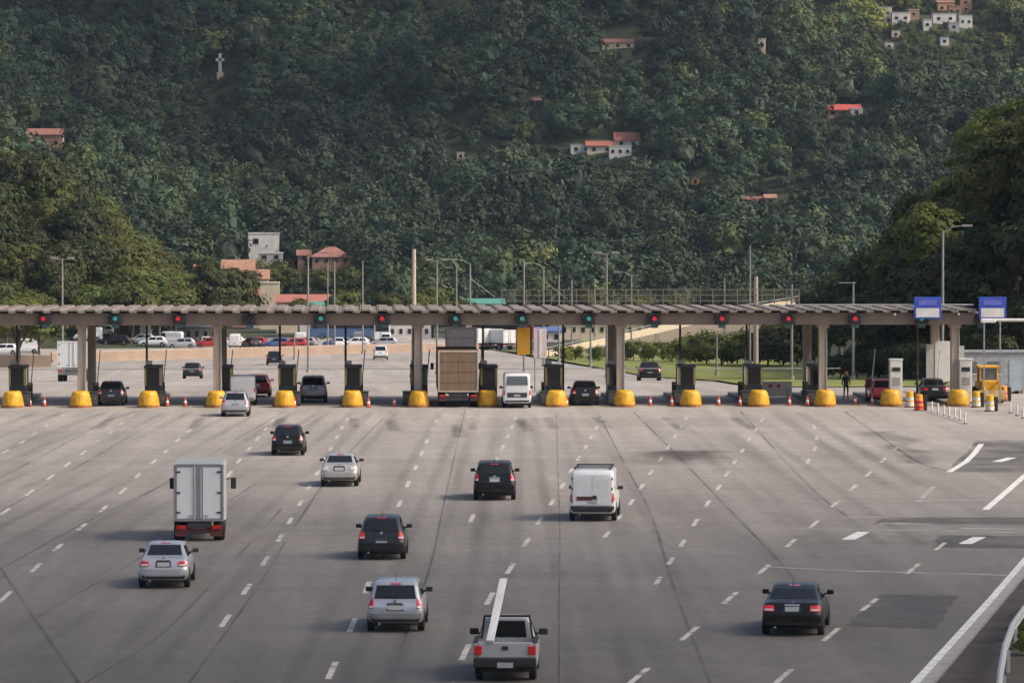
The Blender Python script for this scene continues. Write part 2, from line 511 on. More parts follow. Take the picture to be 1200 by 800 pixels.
faint = [
 ([gpt(893, 664), gpt(1000, 669), gpt(1150, 673), gpt(1180, 674)], .35),
 ([gpt(990, 606), gpt(1040, 606)], .4),
 ([gpt(915, 619), gpt(1040, 621), gpt(1200, 624)], .4), ([gpt(1030, 613), gpt(1090, 614)], 1.0), ([gpt(1125, 619), gpt(1200, 621)], .9),
 ([gpt(1110, 556), gpt(1240, 557)], .5), ([gpt(1070, 586), gpt(1240, 587)], .4),
 ([gpt(1076, 588), gpt(1094, 570)], .25),
]
strips('transverse_markings', faint, paint_faint, .012)
for k, (pts) in enumerate([
    [(1025, 613), (1240, 615), (1240, 606), (1040, 606)],
    [(1095, 641), (1240, 643), (1240, 628), (1098, 627)],
    [(1108, 553), (1240, 554), (1240, 515), (1146, 516)],
    [(990, 733), (1095, 737), (1125, 698), (1032, 696)],
]):
    C4 = [gpt(*p) for p in pts]; edge = []
    for i in range(4):
        a, b = C4[i], C4[(i + 1) % 4]
        for t in range(12): edge.append(a.lerp(b, t / 12) + Vector((rnd.uniform(-.10, .10), rnd.uniform(-.22, .22), 0)))
    sheet('asphalt_patch', edge, patch_m, .004)
seams = [
 ([(42, 724), (100, 690), (160, 656), (230, 612), (300, 566)], .10),
 ([(60, 830), (106, 796), (192, 740), (280, 650), (330, 596)], .10),
 ([(-10, 650), (40, 724), (92, 800), (110, 830)], .14),
 ([(-20, 678), (100, 612), (190, 568), (268, 520), (330, 484)], .12),
 ([(655, 830), (655, 700), (656, 620), (654, 560), (652, 480)], .07),
 ([(700, 482), (730, 540), (762, 600), (790, 690), (832, 800)], .12),
 ([(742, 482), (800, 540), (850, 592), (908, 652), (940, 690)], .12),
 ([(868, 482), (920, 540), (960, 580), (1000, 610)], .14),
 ([(545, 480), (520, 590), (505, 660), (470, 760)], .09),
 ([(460, 480), (400, 540), (350, 610), (300, 690), (200, 830)], .10),
 ([(0, 600), (120, 530), (200, 484)], .10),
 ([(0, 560), (90, 512), (140, 482)], .12),
 ([(990, 482), (1030, 510), (1074, 540), (1110, 552)], .18),
]
strips('tar_seams', [(smooth_line(p), w * .95) for p, w in seams], seam_m, .006)
tm = []
for p, w in [
 ([(575, 482), (560, 540), (548, 600), (520, 700), (480, 820)], .5), ([(596, 482), (590, 540), (585, 600), (575, 680)], .5),
 ([(640, 482), (650, 540), (668, 620), (690, 720), (710, 820)], .5), ([(680, 482), (700, 530), (730, 590), (760, 660), (800, 760)], .5),
 ([(760, 482), (820, 540), (880, 600), (940, 660)], .6), ([(800, 482), (880, 545), (940, 590)], .6),
 ([(840, 482), (905, 530), (985, 590), (1060, 640)], .6), ([(920, 482), (980, 520), (1060, 570)], .8),
 ([(530, 482), (505, 530), (470, 600), (420, 700), (360, 820)], .5), ([(450, 482), (400, 535), (330, 600), (240, 690), (130, 800)], .5),
 ([(400, 482), (330, 535), (240, 600), (130, 680), (0, 770)], .5), ([(360, 482), (280, 530), (190, 580), (90, 640), (-20, 700)], .5),
 ([(290, 482), (200, 530), (100, 578), (-20, 640)], .5), ([(210, 482), (120, 525), (0, 575)], .5), ([(140, 482), (60, 512), (-20, 545)], .6),
 ([(60, 482), (0, 505), (-30, 518)], .6)]:
    L0 = smooth_line(p)
    off = [(-.75, w), (.75, w)]
    for o_, ww in off:
        q = []
        for i in range(len(L0)):
            d = (L0[min(i + 1, len(L0) - 1)] - L0[max(i - 1, 0)]); d.z = 0; d.normalize()
            q.append(L0[i] + Vector((d.y, -d.x, 0)) * o_)
        tm.append((q, ww * 1.3))
soft_strips('tyre_marks', tm, mark_mat('tyre_wear', (.075, .072, .069), .34, .78, .05, .26, (1, .3, 1)), .002)
st = []
for px, py, w, ln in [(790, 536, 3.2, 9), (803, 533, 2.4, 7), (1040, 512, 1.4, 10), (1060, 525, 1.0, 8), (1075, 538, 1.2, 6), (548, 490, .7, 9), (700, 489, .8, 12), (640, 489, .8, 12), (780, 490, .8, 12), (860, 490, .8, 12), (415, 490, .8, 12), (330, 490, .8, 12), (235, 490, .8, 12), (130, 490, .8, 12), (460, 492, 1., 14), (535, 498, 1.1, 16), (610, 492, .9, 14)]:
    p = gpt(px, py); st.append(([p + Vector(((.0 if py < 500 else .05) * ln * math.sin(t * 5 + px), (11 if py < 500 else ln) * t + (-6 if py < 500 else 0), 0)) for t in (-.7, -.45, -.2, 0, .2, .45, .7)], w * (1.0 if py < 500 else 2.0)))
soft_strips('oil_stains', st, stain_m, .010)

# verge at the lower right: gutter strip, kerb, soil
def xe(Y): return 14.3 + (Y - 112) * .229
gut = [(Y, xe(Y) + .25, xe(Y) + .85) for Y in (60, 112, 150, 168)]
ribbon('gutter', gut, pm('gutter_concrete', (.30, .285, .26), .85, var=.2, scale=1.5), .006)
m = MB()
vs = []
for Y in (60, 112, 150, 168):
    x = xe(Y) + .85
    vs += [(x, Y, 0), (x, Y, .13), (x + .25, Y, .13), (60, Y, .10)]
fs = []
for k in range(3):
    for j in range(3): fs.append((4 * k + j, 4 * k + j + 1, 4 * k + j + 5, 4 * k + j + 4))
fs.append((0, 1, 2, 3)); fs.append((12, 13, 14, 15))
m.add(vs, fs); tag(m.build('verge', soil_m), kind='structure')
# ---------------------------------------------------------------- vehicles (rear at y=0, front towards +y)
def lerp(a, b, t): return a + (b - a) * t

def sect(zb, w, zs, wr, zt):
    h = zt - zs
    half = [(0, zb), (w * .78, zb), (w * .92, zb + .04), (w * .985, zb + .14), (w, zb + .42 * (zs - zb)), (w * .995, zb + .72 * (zs - zb)),
            (w * .975, zs - .05), (w * .945, zs)]
    a = w * .925
    half += [(lerp(a, wr, .25), zs + .25 * h), (lerp(a, wr, .6), zs + .58 * h), (lerp(a, wr, .9), zs + .84 * h), (wr * .955, zs + .93 * h), (wr * .86, zs + .975 * h),
             (wr * .5, zs + .995 * h), (0, zt)]
    return half

def loft_body(st, sm=3):
    "st rows: (y, zb, w, zs, wr, zt)"
    ys_ = [r_[0] for r_ in st]
    yy = []
    for a, b in zip(ys_[:-1], ys_[1:]):
        k = max(1, min(8, int((b - a) / .09)))
        yy += [a + (b - a) * j / k for j in range(k)]
    yy.append(ys_[-1])
    A = np.array([[np.interp(y, ys_, [r_[c] for r_ in st]) for c in range(1, 6)] for y in yy])
    for _ in range(sm):
        Bq = A.copy(); Bq[1:-1] = A[:-2] * .25 + A[1:-1] * .5 + A[2:] * .25; A = Bq
    rings = []
    for y, r_ in zip(yy, A):
        h = sect(*r_)
        full = h + [(-x, z) for x, z in h[-2:0:-1]]
        rings.append([Vector((x, y, z)) for x, z in full])
    n = len(rings[0])
    def cap(rg, dy):
        out = []
        cz = sum(p.z for p in rg) / n
        for sc, d in ((.96, .6), (.80, 1.)):
            out.append([Vector((p.x * sc, p.y + dy * d, cz + (p.z - cz) * sc)) for p in rg])
        return out
    c0 = cap(rings[0], -.035); c1 = cap(rings[-1], .06)
    rings = c0[::-1] + rings + c1
    V = [v for rg in rings for v in rg]
    Fc = []
    for i in range(len(rings) - 1):
        for k in range(n):
            Fc.append((i * n + k, i * n + (k + 1) % n, (i + 1) * n + (k + 1) % n, (i + 1) * n + k))
    Fc.append(tuple(range(n))); Fc.append(tuple((len(rings) - 1) * n + k for k in range(n)))
    return V, Fc

class Body:
    def __init__(s, V, Fc, L):
        s.V, s.F, s.L = V, Fc, L
        s.t = BVHTree.FromPolygons([tuple(v) for v in V], Fc)
    def hit(s, axis, a, b):
        if axis == 'rear': o, d = (a, -3, b), (0, 1, 0)
        elif axis == 'front': o, d = (a, s.L + 3, b), (0, -1, 0)
        elif axis == 'right': o, d = (4, a, b), (-1, 0, 0)
        elif axis == 'left': o, d = (-4, a, b), (1, 0, 0)
        else: o, d = (a, b, 5), (0, 0, -1)
        p, n, i, dist = s.t.ray_cast(Vector(o), Vector(d))
        return p, Vector(d)
    def panel(s, name, axis, quad, mat, parent, off=.012, nu=8, nv=5, depth=.03, mir=False):
        "a panel that follows the body; quad = 4 corners in the plane seen along the axis"
        m = MB()
        for sg in ((1, -1) if mir else (1,)):
            g = []
            last = None
            for j in range(nv + 1):
                row = []
                for i in range(nu + 1):
                    u, v = i / nu, j / nv
                    a = lerp(lerp(quad[0][0], quad[1][0], u), lerp(quad[3][0], quad[2][0], u), v) * (sg if axis in ('rear', 'front', 'top') else 1)
                    b = lerp(lerp(quad[0][1], quad[1][1], u), lerp(quad[3][1], quad[2][1], u), v)
                    p, d = s.hit(axis, a, b)
                    if p is None: p = last if last is not None else Vector((0, 0, 0))
                    last = p
                    row.append((p - d * off, p + d * depth))
                g.append(row)
            W = nu + 1
            vs = [q[0] for row in g for q in row]
            fs = [(j * W + i, j * W + i + 1, (j + 1) * W + i + 1, (j + 1) * W + i) for j in range(nv) for i in range(nu)]
            bd = [(0, i) for i in range(nu)] + [(j, nu) for j in range(nv)] + [(nv, i) for i in range(nu, 0, -1)] + [(j, 0) for j in range(nv, 0, -1)]
            o = len(vs)
            vs += [g[j][i][1] for j, i in bd]
            k = len(bd)
            for q in range(k):
                j, i = bd[q]; j2, i2 = bd[(q + 1) % k]
                fs.append((j * W + i, j2 * W + i2, o + (q + 1) % k, o + q))
            m.add(vs, fs)
        return m.build(name, mat, parent, smooth=True, angle=35)

def wheel(parent, x, y, r, wd=.2, dual=False):
    m = MB()
    h = wd / 2
    m.lathe([(r * .55, -h), (r * .9, -h), (r, -h * .7), (r, h * .7), (r * .9, h), (r * .55, h), (r * .55, -h)], (0, 0, 0), 20, 'x')
    t = m.build('wheel', tyre_m, parent, smooth=True)
    t.location = (x, y, r)
    k = MB(); sg = 1 if x > 0 else -1
    k.lathe([(.0, sg * h * .8), (r * .2, sg * h * .85), (r * .5, sg * h * .75), (r * .6, sg * h * .95), (r * .6, -sg * h * .5), (0, -sg * h * .5)], (0, 0, 0), 20, 'x')
    k.build('rim', rim_m, t, smooth=True)
    return t

def mirror(parent, x, y, z, mat, sz=(.2, .1, .14)):
    m = MB(); sg = 1 if x > 0 else -1
    m.box((x + sg * sz[0] / 2, y, z + .03), sz); m.box((x - sg * .03, y + .02, z - .02), (.12, .05, .05))
    return m.build('wing_mirror', mat, parent, bevel=.03)

def place_px(root, px, py, vp, r=None):
    p = gpf(px, py)
    root.location = p
    root.rotation_euler = (0, 0, -math.atan((vp - 432) / F))
    # tilt on the sloping road
    g = (bz(p.y + 2) - bz(p.y - 2)) / 4
    root.rotation_euler[0] = math.atan(g)
    return p

def plate(parent, B_, z, w=.40, h=.13, x=0):
    return B_.panel('number_plate', 'rear', [(x - w / 2, z), (x + w / 2, z), (x + w / 2, z + h), (x - w / 2, z + h)], plate_m, parent, off=.036, nu=2, nv=1)

def car(name, label, cat, px, py, vp, kind, paint, w=1.68, h=1.46, L=3.9, lit=False, mirror_mat=None, group=None, clear=False, far=False, bumper=None, flip=False, roof_bars=False):
    W = w / 2
    if kind == 'hatch':
        st = [(0, .36, W * .93, .66, W * .8, .72), (.05, .30, W * .97, .80, W * .82, .90), (.09, .27, W * .98, .90, W * .80, 1.0), (.16, .25, W * .99, .92, W * .76, 1.08),
              (.48, .24, W, .94, W * .70, h - .05), (.75, .22, W, .94, W * .71, h - .01), (L * .42, .2, W, .93, W * .72, h), (L * .57, .2, W, .92, W * .70, h - .05), (L * .76, .2, W * .99, .90, W * .80, .97),
              (L * .93, .22, W * .96, .76, W * .76, .82), (L, .28, W * .86, .56, W * .66, .62)]
        rw = [(-W * .70, 1.0), (W * .70, 1.0), (W * .60, h - .10), (-W * .60, h - .10)]
        lamp = [(W * .70, .76), (W * .955, .76), (W * .90, 1.0), (W * .74, 1.0)]
        pz = .56 if not bumper else .72
        sw = [(.55, .98), (L * .68, .96), (L * .56, h - .13), (.75, h - .13)]
        ws = [(-W * .72, .98), (W * .72, .98), (W * .60, h - .13), (-W * .60, h - .13)]
        by = (.30, .58)
    elif kind == 'sedan':
        t = .98
        st = [(0, .36, W * .93, .66, W * .8, .72), (.05, .30, W * .97, .82, W * .82, .94), (.10, .27, W * .98, .92, W * .84, t), (.62, .24, W, .94, W * .82, t + .05),
              (L * .29, .22, W, .95, W * .68, h - .06), (L * .36, .2, W, .95, W * .70, h - .01), (L * .46, .2, W, .94, W * .71, h), (L * .56, .2, W, .93, W * .69, h - .05), (L * .73, .2, W * .99, .90, W * .8, .97),
              (L * .93, .22, W * .96, .76, W * .76, .82), (L, .28, W * .86, .56, W * .66, .62)]
        rw = [(-W * .70, t + .08), (W * .70, t + .08), (W * .60, h - .09), (-W * .60, h - .09)]
        lamp = [(W * .58, .74), (W * .95, .74), (W * .93, .92), (W * .60, .90)]
        pz = .74
        sw = [(.95, 1.0), (L * .66, .97), (L * .55, h - .13), (L * .30, h - .13)]
        ws = [(-W * .72, 1.0), (W * .72, 1.0), (W * .60, h - .13), (-W * .60, h - .13)]
        by = (.32, .60)
    elif kind in ('suv', 'wagon'):
        z1 = 1.12 if kind == 'suv' else 1.0
        bl = 1.04 if kind == 'suv' else .95
        zb = .30 if kind == 'suv' else .24
        st = [(0, zb + .12, W * .94, .74, W * .82, .80), (.05, zb + .06, W * .97, bl - .08, W * .84, z1 - .08), (.09, zb + .04, W * .985, bl - .02, W * .82, z1), (.40, zb, W, bl, W * .76, h - .06),
              (.62, zb, W, bl, W * .77, h - .01), (L * .45, zb, W, bl, W * .78, h), (L * .60, zb, W, bl - .01, W * .75, h - .05), (L * .76, zb, W * .99, bl - .04, W * .82, bl + .03),
              (L * .94, zb + .02, W * .96, .86, W * .78, .93), (L, zb + .1, W * .88, .62, W * .7, .7)]
        rw = [(-W * .74, z1 + .0), (W * .74, z1 + .0), (W * .66, h - .13), (-W * .66, h - .13)]
        lamp = [(W * .76, z1 - .28), (W * .96, z1 - .28), (W * .93, z1 + .02), (W * .78, z1 + .02)]
        pz = z1 - .32
        sw = [(.42, bl + .05), (L * .70, bl + .03), (L * .60, h - .14), (.58, h - .14)]
        ws = [(-W * .74, bl + .05), (W * .74, bl + .05), (W * .64, h - .14), (-W * .64, h - .14)]
        by = (zb + .06, zb + .30)
    elif kind == 'van':
        st = [(0, .40, W * .96, 1.0, W * .89, h - .16), (.03, .34, W * .985, 1.05, W * .91, h - .07), (.10, .30, W, 1.08, W * .925, h - .015), (.35, .28, W, 1.08, W * .93, h),
              (L * .62, .28, W, 1.08, W * .92, h), (L * .72, .28, W, 1.06, W * .86, h - .08), (L * .84, .28, W * .99, 1.02, W * .82, 1.14), (L * .96, .3, W * .95, .86, W * .78, .95), (L, .36, W * .86, .6, W * .7, .7)]
        rw = None
        lamp = [(W * .86, .82), (W * .97, .82), (W * .965, 1.12), (W * .875, 1.12)]
        pz = .72
        sw = [(L * .56, 1.12), (L * .78, 1.10), (L * .71, h - .22), (L * .57, h - .22)]
        ws = [(-W * .74, 1.15), (W * .74, 1.15), (W * .68, h - .22), (-W * .68, h - .22)]
        by = (.36, .58)
    V, Fc = loft_body(st, 2)
    B_ = Body(V, Fc, L)
    root = thing(name, (0, 0, 0), label, cat, group)
    m = MB(); m.add(V, Fc); body = m.build('body', paint, root, smooth=True, angle=50)
    if rw: B_.panel('rear_window', 'rear', rw, glass, root)
    elif kind == 'van':
        pass
    B_.panel('windscreen', 'front', ws, glass, root)
    mid = lerp(sw[0][0], sw[1][0], .48)
    for ax in ('right', 'left'):
        midt = lerp(sw[3][0], sw[2][0], .44)
        if kind == 'van':
            B_.panel('side_window', ax, sw, glass, root)
        else:
            B_.panel('side_window', ax, [sw[0], (mid - .05, sw[0][1]), (midt - .05, sw[3][1]), sw[3]], glass, root)
            B_.panel('side_window', ax, [(mid + .05, sw[0][1]), sw[1], sw[2], (midt + .05, sw[2][1])], glass, root)
    for sg in (1, -1):
        B_.panel('tail_light', 'rear', [(sg * a, b) for a, b in lamp], tail_on if lit else (tail_clear if clear else tail_m), root, off=.022, nu=4, nv=4)
        B_.panel('headlight', 'front', [(sg * W * .45, .60), (sg * W * .82, .62), (sg * W * .80, .74), (sg * W * .5, .72)], tail_clear, root, nu=3, nv=2)
    plate(root, B_, pz)
    bz0, bz1 = by
    B_.panel('bumper', 'rear', [(-W * .93, bz0 + .10), (W * .93, bz0 + .10), (W * .95, bz1 + .04), (-W * .95, bz1 + .04)], bumper or paint, root, off=.045, nu=10, nv=3, depth=.05)
    B_.panel('bumper_insert', 'rear', [(-W * .84, bz0 + .02), (W * .84, bz0 + .02), (W * .86, bz0 + .13), (-W * .86, bz0 + .13)], dark, root, off=.052, nu=8, nv=1, depth=.1)
    # underside and arches
    u = MB(); u.box((0, L / 2, .30), (w * .80, L * .90, .16)); u.build('underbody', black, root)
    wr_ = .305 if kind in ('hatch', 'sedan', 'wagon') else .335
    for yy in (L * .17, L * .80):
        for sg in (1, -1):
            ang = [math.pi * k / 10 for k in range(11)]
            ax = 'right' if sg > 0 else 'left'
            q = MB()
            pts = []
            for a in ang:
                y_, z_ = yy + math.cos(a) * (wr_ + .06), wr_ + math.sin(a) * (wr_ + .06)
                p, d = B_.hit(ax, y_, max(z_, .30))
                x_ = p.x if p else sg * W
                pts.append((x_ + sg * .008, y_, z_))
            c0 = [(sg * W * .5, b, c) for a, b, c in pts]
            q.add(pts + c0, [tuple(range(11))] + [(k, k + 1, 12 + k, 11 + k) for k in range(10)])
            q.build('wheel_arch', black, root)
            wheel(root, sg * (W - .085), yy, wr_)
    mm = mirror_mat or paint
    for sg in (1, -1): mirror(root, sg * W * .97, L * .655, sw[0][1] + .02, mm)
    if not far:
        e = MB(); e.lathe([(0, -.01), (.055, -.01), (.055, .012), (0, .012)], (0, 0, 0), 14, 'y')
        p, d = B_.hit('rear', 0, pz + (.24 if kind != 'hatch' else .40))
        if p is not None:
            em = e.build('badge', chrome, root); em.location = p - Vector((0, .012, 0))
        hb = B_.panel('tailgate_handle', 'rear', [(-.22, pz + .16), (.22, pz + .16), (.22, pz + .20), (-.22, pz + .20)], dark if paint is not black_p else chrome, root, off=.03, nu=4, nv=1)
        x = MB(); x.tube([(-W * .55, -.06, .27), (-W * .55, .3, .27)], .03, 10); x.build('exhaust_pipe', steel, root)
        if rw:
            zc_ = rw[0][1]
            wp = MB(); a_, _d = B_.hit('rear', .02, zc_ + .03); b_, _d = B_.hit('rear', -.30, zc_ + .10)
            if a_ and b_ and kind != 'sedan': wp.tube([a_ - Vector((0, .03, 0)), b_ - Vector((0, .03, 0))], .014, 6); wp.build('rear_wiper', black, root)
            B_.panel('high_brake_lamp', 'rear', [(-.16, rw[2][1] + .025), (.16, rw[2][1] + .025), (.16, rw[2][1] + .055), (-.16, rw[2][1] + .055)], tail_m, root, off=.02, nu=3, nv=1)
            for sg in (1, -1):
                x0_, x1_ = lamp[0][0], lamp[1][0]; zl = lamp[0][1]
                B_.panel('reverse_lamp', 'rear', [(sg * lerp(x0_, x1_, .1), zl + .02), (sg * lerp(x0_, x1_, .85), zl + .02), (sg * lerp(x0_, x1_, .85), zl + .075), (sg * lerp(x0_, x1_, .1), zl + .075)], tail_clear, root, off=.034, nu=2, nv=1)
            B_.panel('plate_recess', 'rear', [(-.25, pz - .025), (.25, pz - .025), (.25, pz + .16), (-.25, pz + .16)], dark, root, off=.014, nu=2, nv=1)
        if kind != 'van':
            an = MB(); an.tube([(0, .75, h - .02), (0, .55, h + .20)], [.012, .005], 6); an.build('roof_aerial', dark, root)
    if roof_bars:
        rb = MB()
        for sg in (1, -1):
            rb.tube([(sg * W * .66, .7, h - .02), (sg * W * .66, .8, h + .045), (sg * W * .66, L * .5, h + .05), (sg * W * .66, L * .55, h - .02)], .022, 8)
        rb.build('roof_rails', dark if paint is black_p else grey, root, smooth=True)
    if px is not None: place_px(root, px, py, vp)
    return root, B_

G_PLAZA = 'vehicles driving up to the toll booths'
car('sedan', 'silver sedan with red tail lights just behind the white box truck', 'car', 191.5, 690, 520, 'sedan', silver, 1.64, 1.45, 4.2, group=G_PLAZA, mirror_mat=dark)
car('hatchback', 'small black hatchback with red rear lamps, ahead of the white box truck', 'car', 337, 534.5, 560, 'hatch', black_p, 1.62, 1.50, 3.8, group=G_PLAZA)
car('sedan', 'small silver sedan with pale tail lamps between two dark hatchbacks', 'car', 397.5, 570.5, 620, 'sedan', champagne, 1.64, 1.42, 4.1, clear=True, group=G_PLAZA, mirror_mat=dark)
car('hatchback', 'dark blue-grey hatchback with bright red tail lights, ahead of the silver estate', 'car', 447, 657, 630, 'hatch', navy_p, 1.67, 1.52, 3.9, lit=True, group=G_PLAZA)
car('estate_car', 'silver estate car with dark rear window driving left of the pickup', 'estate car', 463, 742.5, 690, 'wagon', silver_blue, 1.66, 1.50, 4.1, group=G_PLAZA, mirror_mat=black, bumper=grey_p)
car('suv', 'black sport utility vehicle left of the white panel van', 'suv', 579.5, 587, 620, 'suv', black_p, 1.76, 1.62, 4.25, group=G_PLAZA, roof_bars=False)
car('sedan', 'black executive sedan with red lights alone in the right lanes', 'car', 928, 746, 1240, 'sedan', black_p, 1.78, 1.43, 4.5, group=G_PLAZA, lit=True)
car('hatchback', 'silver hatchback waiting right behind the small white van at the booth', 'car', 275.5, 488.5, 430, 'hatch', silver, 1.64, 1.48, 3.8, group=G_PLAZA)
car('hatchback', 'dark hatchback in the toll lane beside the leftmost front column', 'car', 130, 476, 420, 'hatch', navy_p, 1.66, 1.52, 3.8, group=G_PLAZA)
car('suv', 'grey sport utility vehicle passing between two booths under a green light', 'suv', 367, 472, 420, 'suv', grey_p, 1.72, 1.68, 4.2, group=G_PLAZA)
car('hatchback', 'black hatchback in the toll lane just left of the dark central column', 'car', 686, 475.5, 480, 'hatch', black_p, 1.70, 1.52, 3.9, group=G_PLAZA)
car('hatchback', 'dark red hatchback half hidden beyond the small white van at the booth', 'car', 302, 466, 430, 'hatch', red_p, 1.64, 1.48, 3.8, far=True)
car('hatchback', 'black hatchback already past the booths beside the lawn', 'car', 762, 446, 480, 'hatch', black_p, 1.76, 1.52, 3.9, far=True)
car('hatchback', 'dark hatchback far past the booths in front of the brown barrier', 'car', 225, 443.5, 440, 'hatch', navy_p, 1.72, 1.48, 3.9, far=True)
car('minivan', 'white minivan far past the booths, alone on the pale road', 'minivan', 446, 421.5, 440, 'suv', white_p, 1.76, 1.75, 4.3, far=True)
car('hatchback', 'dark hatchback far past the booths at the end of the brown barrier', 'car', 321, 427.5, 440, 'hatch', navy_p, 1.72, 1.55, 3.9, far=True)
car('hatchback', 'dark car in the lane left of the right hand front column', 'car', 1036, 473, 560, 'hatch', red_p, 1.66, 1.5, 3.8, far=True)
car('sedan', 'dark sedan behind the rightmost white ticket machine', 'car', 1096, 471, 560, 'sedan', navy_p, 1.7, 1.45, 4.2, far=True)

# small white van ahead of the silver hatchback
v, Bv = car('delivery_van', 'small white van at the booth ahead of the silver hatchback', 'van', 284, 475.5, 430, 'van', white_p, 1.66, 1.85, 4.0, group=G_PLAZA)

# white panel van with twin rear doors
v, Bv = car('panel_van', 'white panel van with closed twin rear doors right of the black utility vehicle', 'van', 694, 611, 960, 'van', white_p, 1.84, 2.05, 4.4, mirror_mat=black, group=G_PLAZA, bumper=dark)
W = .92
for sg in (1, -1):
    d = Bv.panel('rear_door', 'rear', [(sg * .012, .66), (sg * W * .84, .66), (sg * W * .80, 1.86), (sg * .012, 1.86)], white_p, v, off=.02, nu=6, nv=8)
    for z in (.8, 1.3, 1.7):
        hm = MB(); hm.box((sg * W * .86, -.012, z), (.05, .05, .09)); hm.build('door_hinge', dark, d)
Bv.panel('plate_recess', 'rear', [(-.62, .84), (.02, .84), (.02, 1.0), (-.62, 1.0)], maroon, v, off=.032, nu=5, nv=1)
hm = MB(); hm.box((.10, -.03, .98), (.16, .06, .12)); hm.build('door_handle', black, v, bevel=.01)
rk = MB()
for y in (.5, 1.7, 2.6): rk.box((0, y, 2.12), (1.5, .05, .04))
for x in (-.7, .7): rk.box((x, 1.55, 2.10), (.04, 2.3, .05))
for y in (.5, 1.7, 2.6):
    for x in (-.7, .7): rk.box((x, y, 2.05), (.05, .05, .1))
rk.build('roof_rack', dark, v)

# box truck
def truck(name, label, px, py, vp, bw, bh, bl, floor, box_m, frame_m, doors_m, cab_m, chassis_m, group=None, hinges=True, plain=False):
    root = thing(name, (0, 0, 0), label, 'truck', group)
    W = bw / 2
    b = MB(); b.box((0, bl / 2, floor + bh / 2), (bw, bl, bh)); body = b.build('cargo_box', box_m, root, bevel=.03)
    f = MB()
    for x in (-1, 1): f.box((x * (W - .05), -.025, floor + bh / 2), (.10, .06, bh - .02))
    f.box((0, -.026, floor + bh - .05), (bw - .20, .06, .10)); f.box((0, -.026, floor + .05), (bw - .20, .06, .10))
    f.build('door_frame', frame_m, root, bevel=.01)
    for sg in (1, -1):
        d = MB(); d.box((sg * (W - .11) / 2, -.012, floor + bh / 2), (W - .125, .04, bh - .22)); dd = d.build('rear_door', doors_m, root, bevel=.008)
        if hinges:
            for z in (.12, .5, .9):
                h_ = MB(); h_.box((sg * (W - .17), -.045, floor + .1 + (bh - .2) * z), (.16, .035, .06)); h_.build('hinge', dark, dd)
            r_ = MB(); r_.tube([(sg * .16, -.055, floor + .06), (sg * .16, -.055, floor + bh - .06)], .022, 8); r_.box((sg * .26, -.06, floor + .16 + .06), (.22, .03, .05))
            r_.build('locking_bar', steel, dd)
        else:
            h_ = MB()
            for z in (.25, .5, .75): h_.box((sg * (W - .11) / 2, -.04, floor + bh * z), (W - .2, .025, .07))
            h_.build('door_batten', doors_m, dd)
    if not plain:
        ms = MB(); ms.box((0, -.065, floor + bh / 2), (.14, .03, bh - .2)); ms.build('centre_strip', frame_m, root, bevel=.008)
    c = MB(); c.box((0, (bl + 1.6) / 2 - .1, floor - .14), (bw * .45, bl + 1.4, .22)); c.build('chassis', dark, root)
    cb = MB()
    cw, cl = min(bw * .96, 2.3), 1.7
    zt = floor + min(bh * .75, 1.75)
    pr = [(bl + .12, .5), (bl + .12, zt), (bl + 1.05, zt + .02), (bl + 1.55, zt - .85), (bl + cl + .1, .95), (bl + cl + .12, .45)]
    cb.prism(pr, -cw / 2, cw / 2, 'x'); cab = cb.build('cab', cab_m, root, bevel=.06)
    g = MB(); g.prism([(bl + 1.10, zt - .12), (bl + 1.545, zt - .86), (bl + 1.575, zt - .86), (bl + 1.13, zt - .12)], -cw / 2 + .1, cw / 2 - .1, 'x'); g.build('windscreen', glass, cab)
    for sg in (1, -1):
        g = MB(); g.box((sg * cw / 2, bl + .75, zt - .5), (.02, .8, .6)); g.build('side_window', glass, cab)
        mr = MB(); mr.tube([(sg * cw / 2, bl + 1.2, zt - .35), (sg * (W + .22), bl + 1.25, zt - .3)], .02, 6); mr.box((sg * (W + .24), bl + 1.22, zt - .5), (.20, .12, .42))
        mr.build('wing_mirror', black, root, bevel=.02)
        fl = MB(); fl.box((sg * (W - .28), .05, floor - .36), (.46, .03, .40)); fl.build('mud_flap', chassis_m, root)
        tl = MB(); tl.box((sg * (W - .28), .02, floor - .22), (.34, .06, .14)); tl.build('tail_light', tail_m, root, bevel=.01)
    bb = MB(); bb.box((0, .12, floor - .32), (bw * .9, .10, .16)); bb.box((.3 * W, .2, floor - .2), (.08, .1, .25)); bb.box((-.3 * W, .2, floor - .2), (.08, .1, .25)); bb.build('rear_bumper', chassis_m, root, bevel=.015)
    p = MB(); p.box((0, .055, floor - .2), (.42, .02, .14)); p.build('number_plate', plate_m, root)
    r = .40 if bw < 2.3 else .5
    for yy in (bl * .24, bl + 1.0):
        for sg in (1, -1): wheel(root, sg * (min(W, cw / 2) - .16), yy, r, .28 if yy > bl else .42)
    return root, lambda: place_px(root, px, py, vp)
t, f_ = truck('box_truck', 'white box truck with closed rear doors and dark red underframe', 233, 635.5, 400, 1.86, 2.14, 3.6, .76, white_p, grey_p, white_p, white_p, maroon, group=G_PLAZA); f_()
t, f_ = truck('cargo_truck', 'tall brown wooden cargo truck with pale frame stopped in a toll lane', 537, 477.5, 440, 2.5, 2.55, 8.0, .95, brown_box, pm('pale_frame', (.42, .36, .30), .6), brown_box, white_p, maroon, group=G_PLAZA, hinges=False, plain=True); f_()
t, f_ = truck('cargo_truck', 'truck with tall dark covered load ahead of the brown cargo truck', 541, 447, 440, 2.3, 3.2, 7.0, 1.0, cargo_dark, cargo_dark, cargo_dark, white_p, dark, hinges=False, plain=True, group=G_PLAZA); f_()
t, f_ = truck('box_truck', 'white truck far beyond the leftmost columns on the left road', 84, 447, 440, 2.3, 2.1, 5.0, 1.1, white_p, white_p, white_p, white_p, grey_p, plain=True); f_()

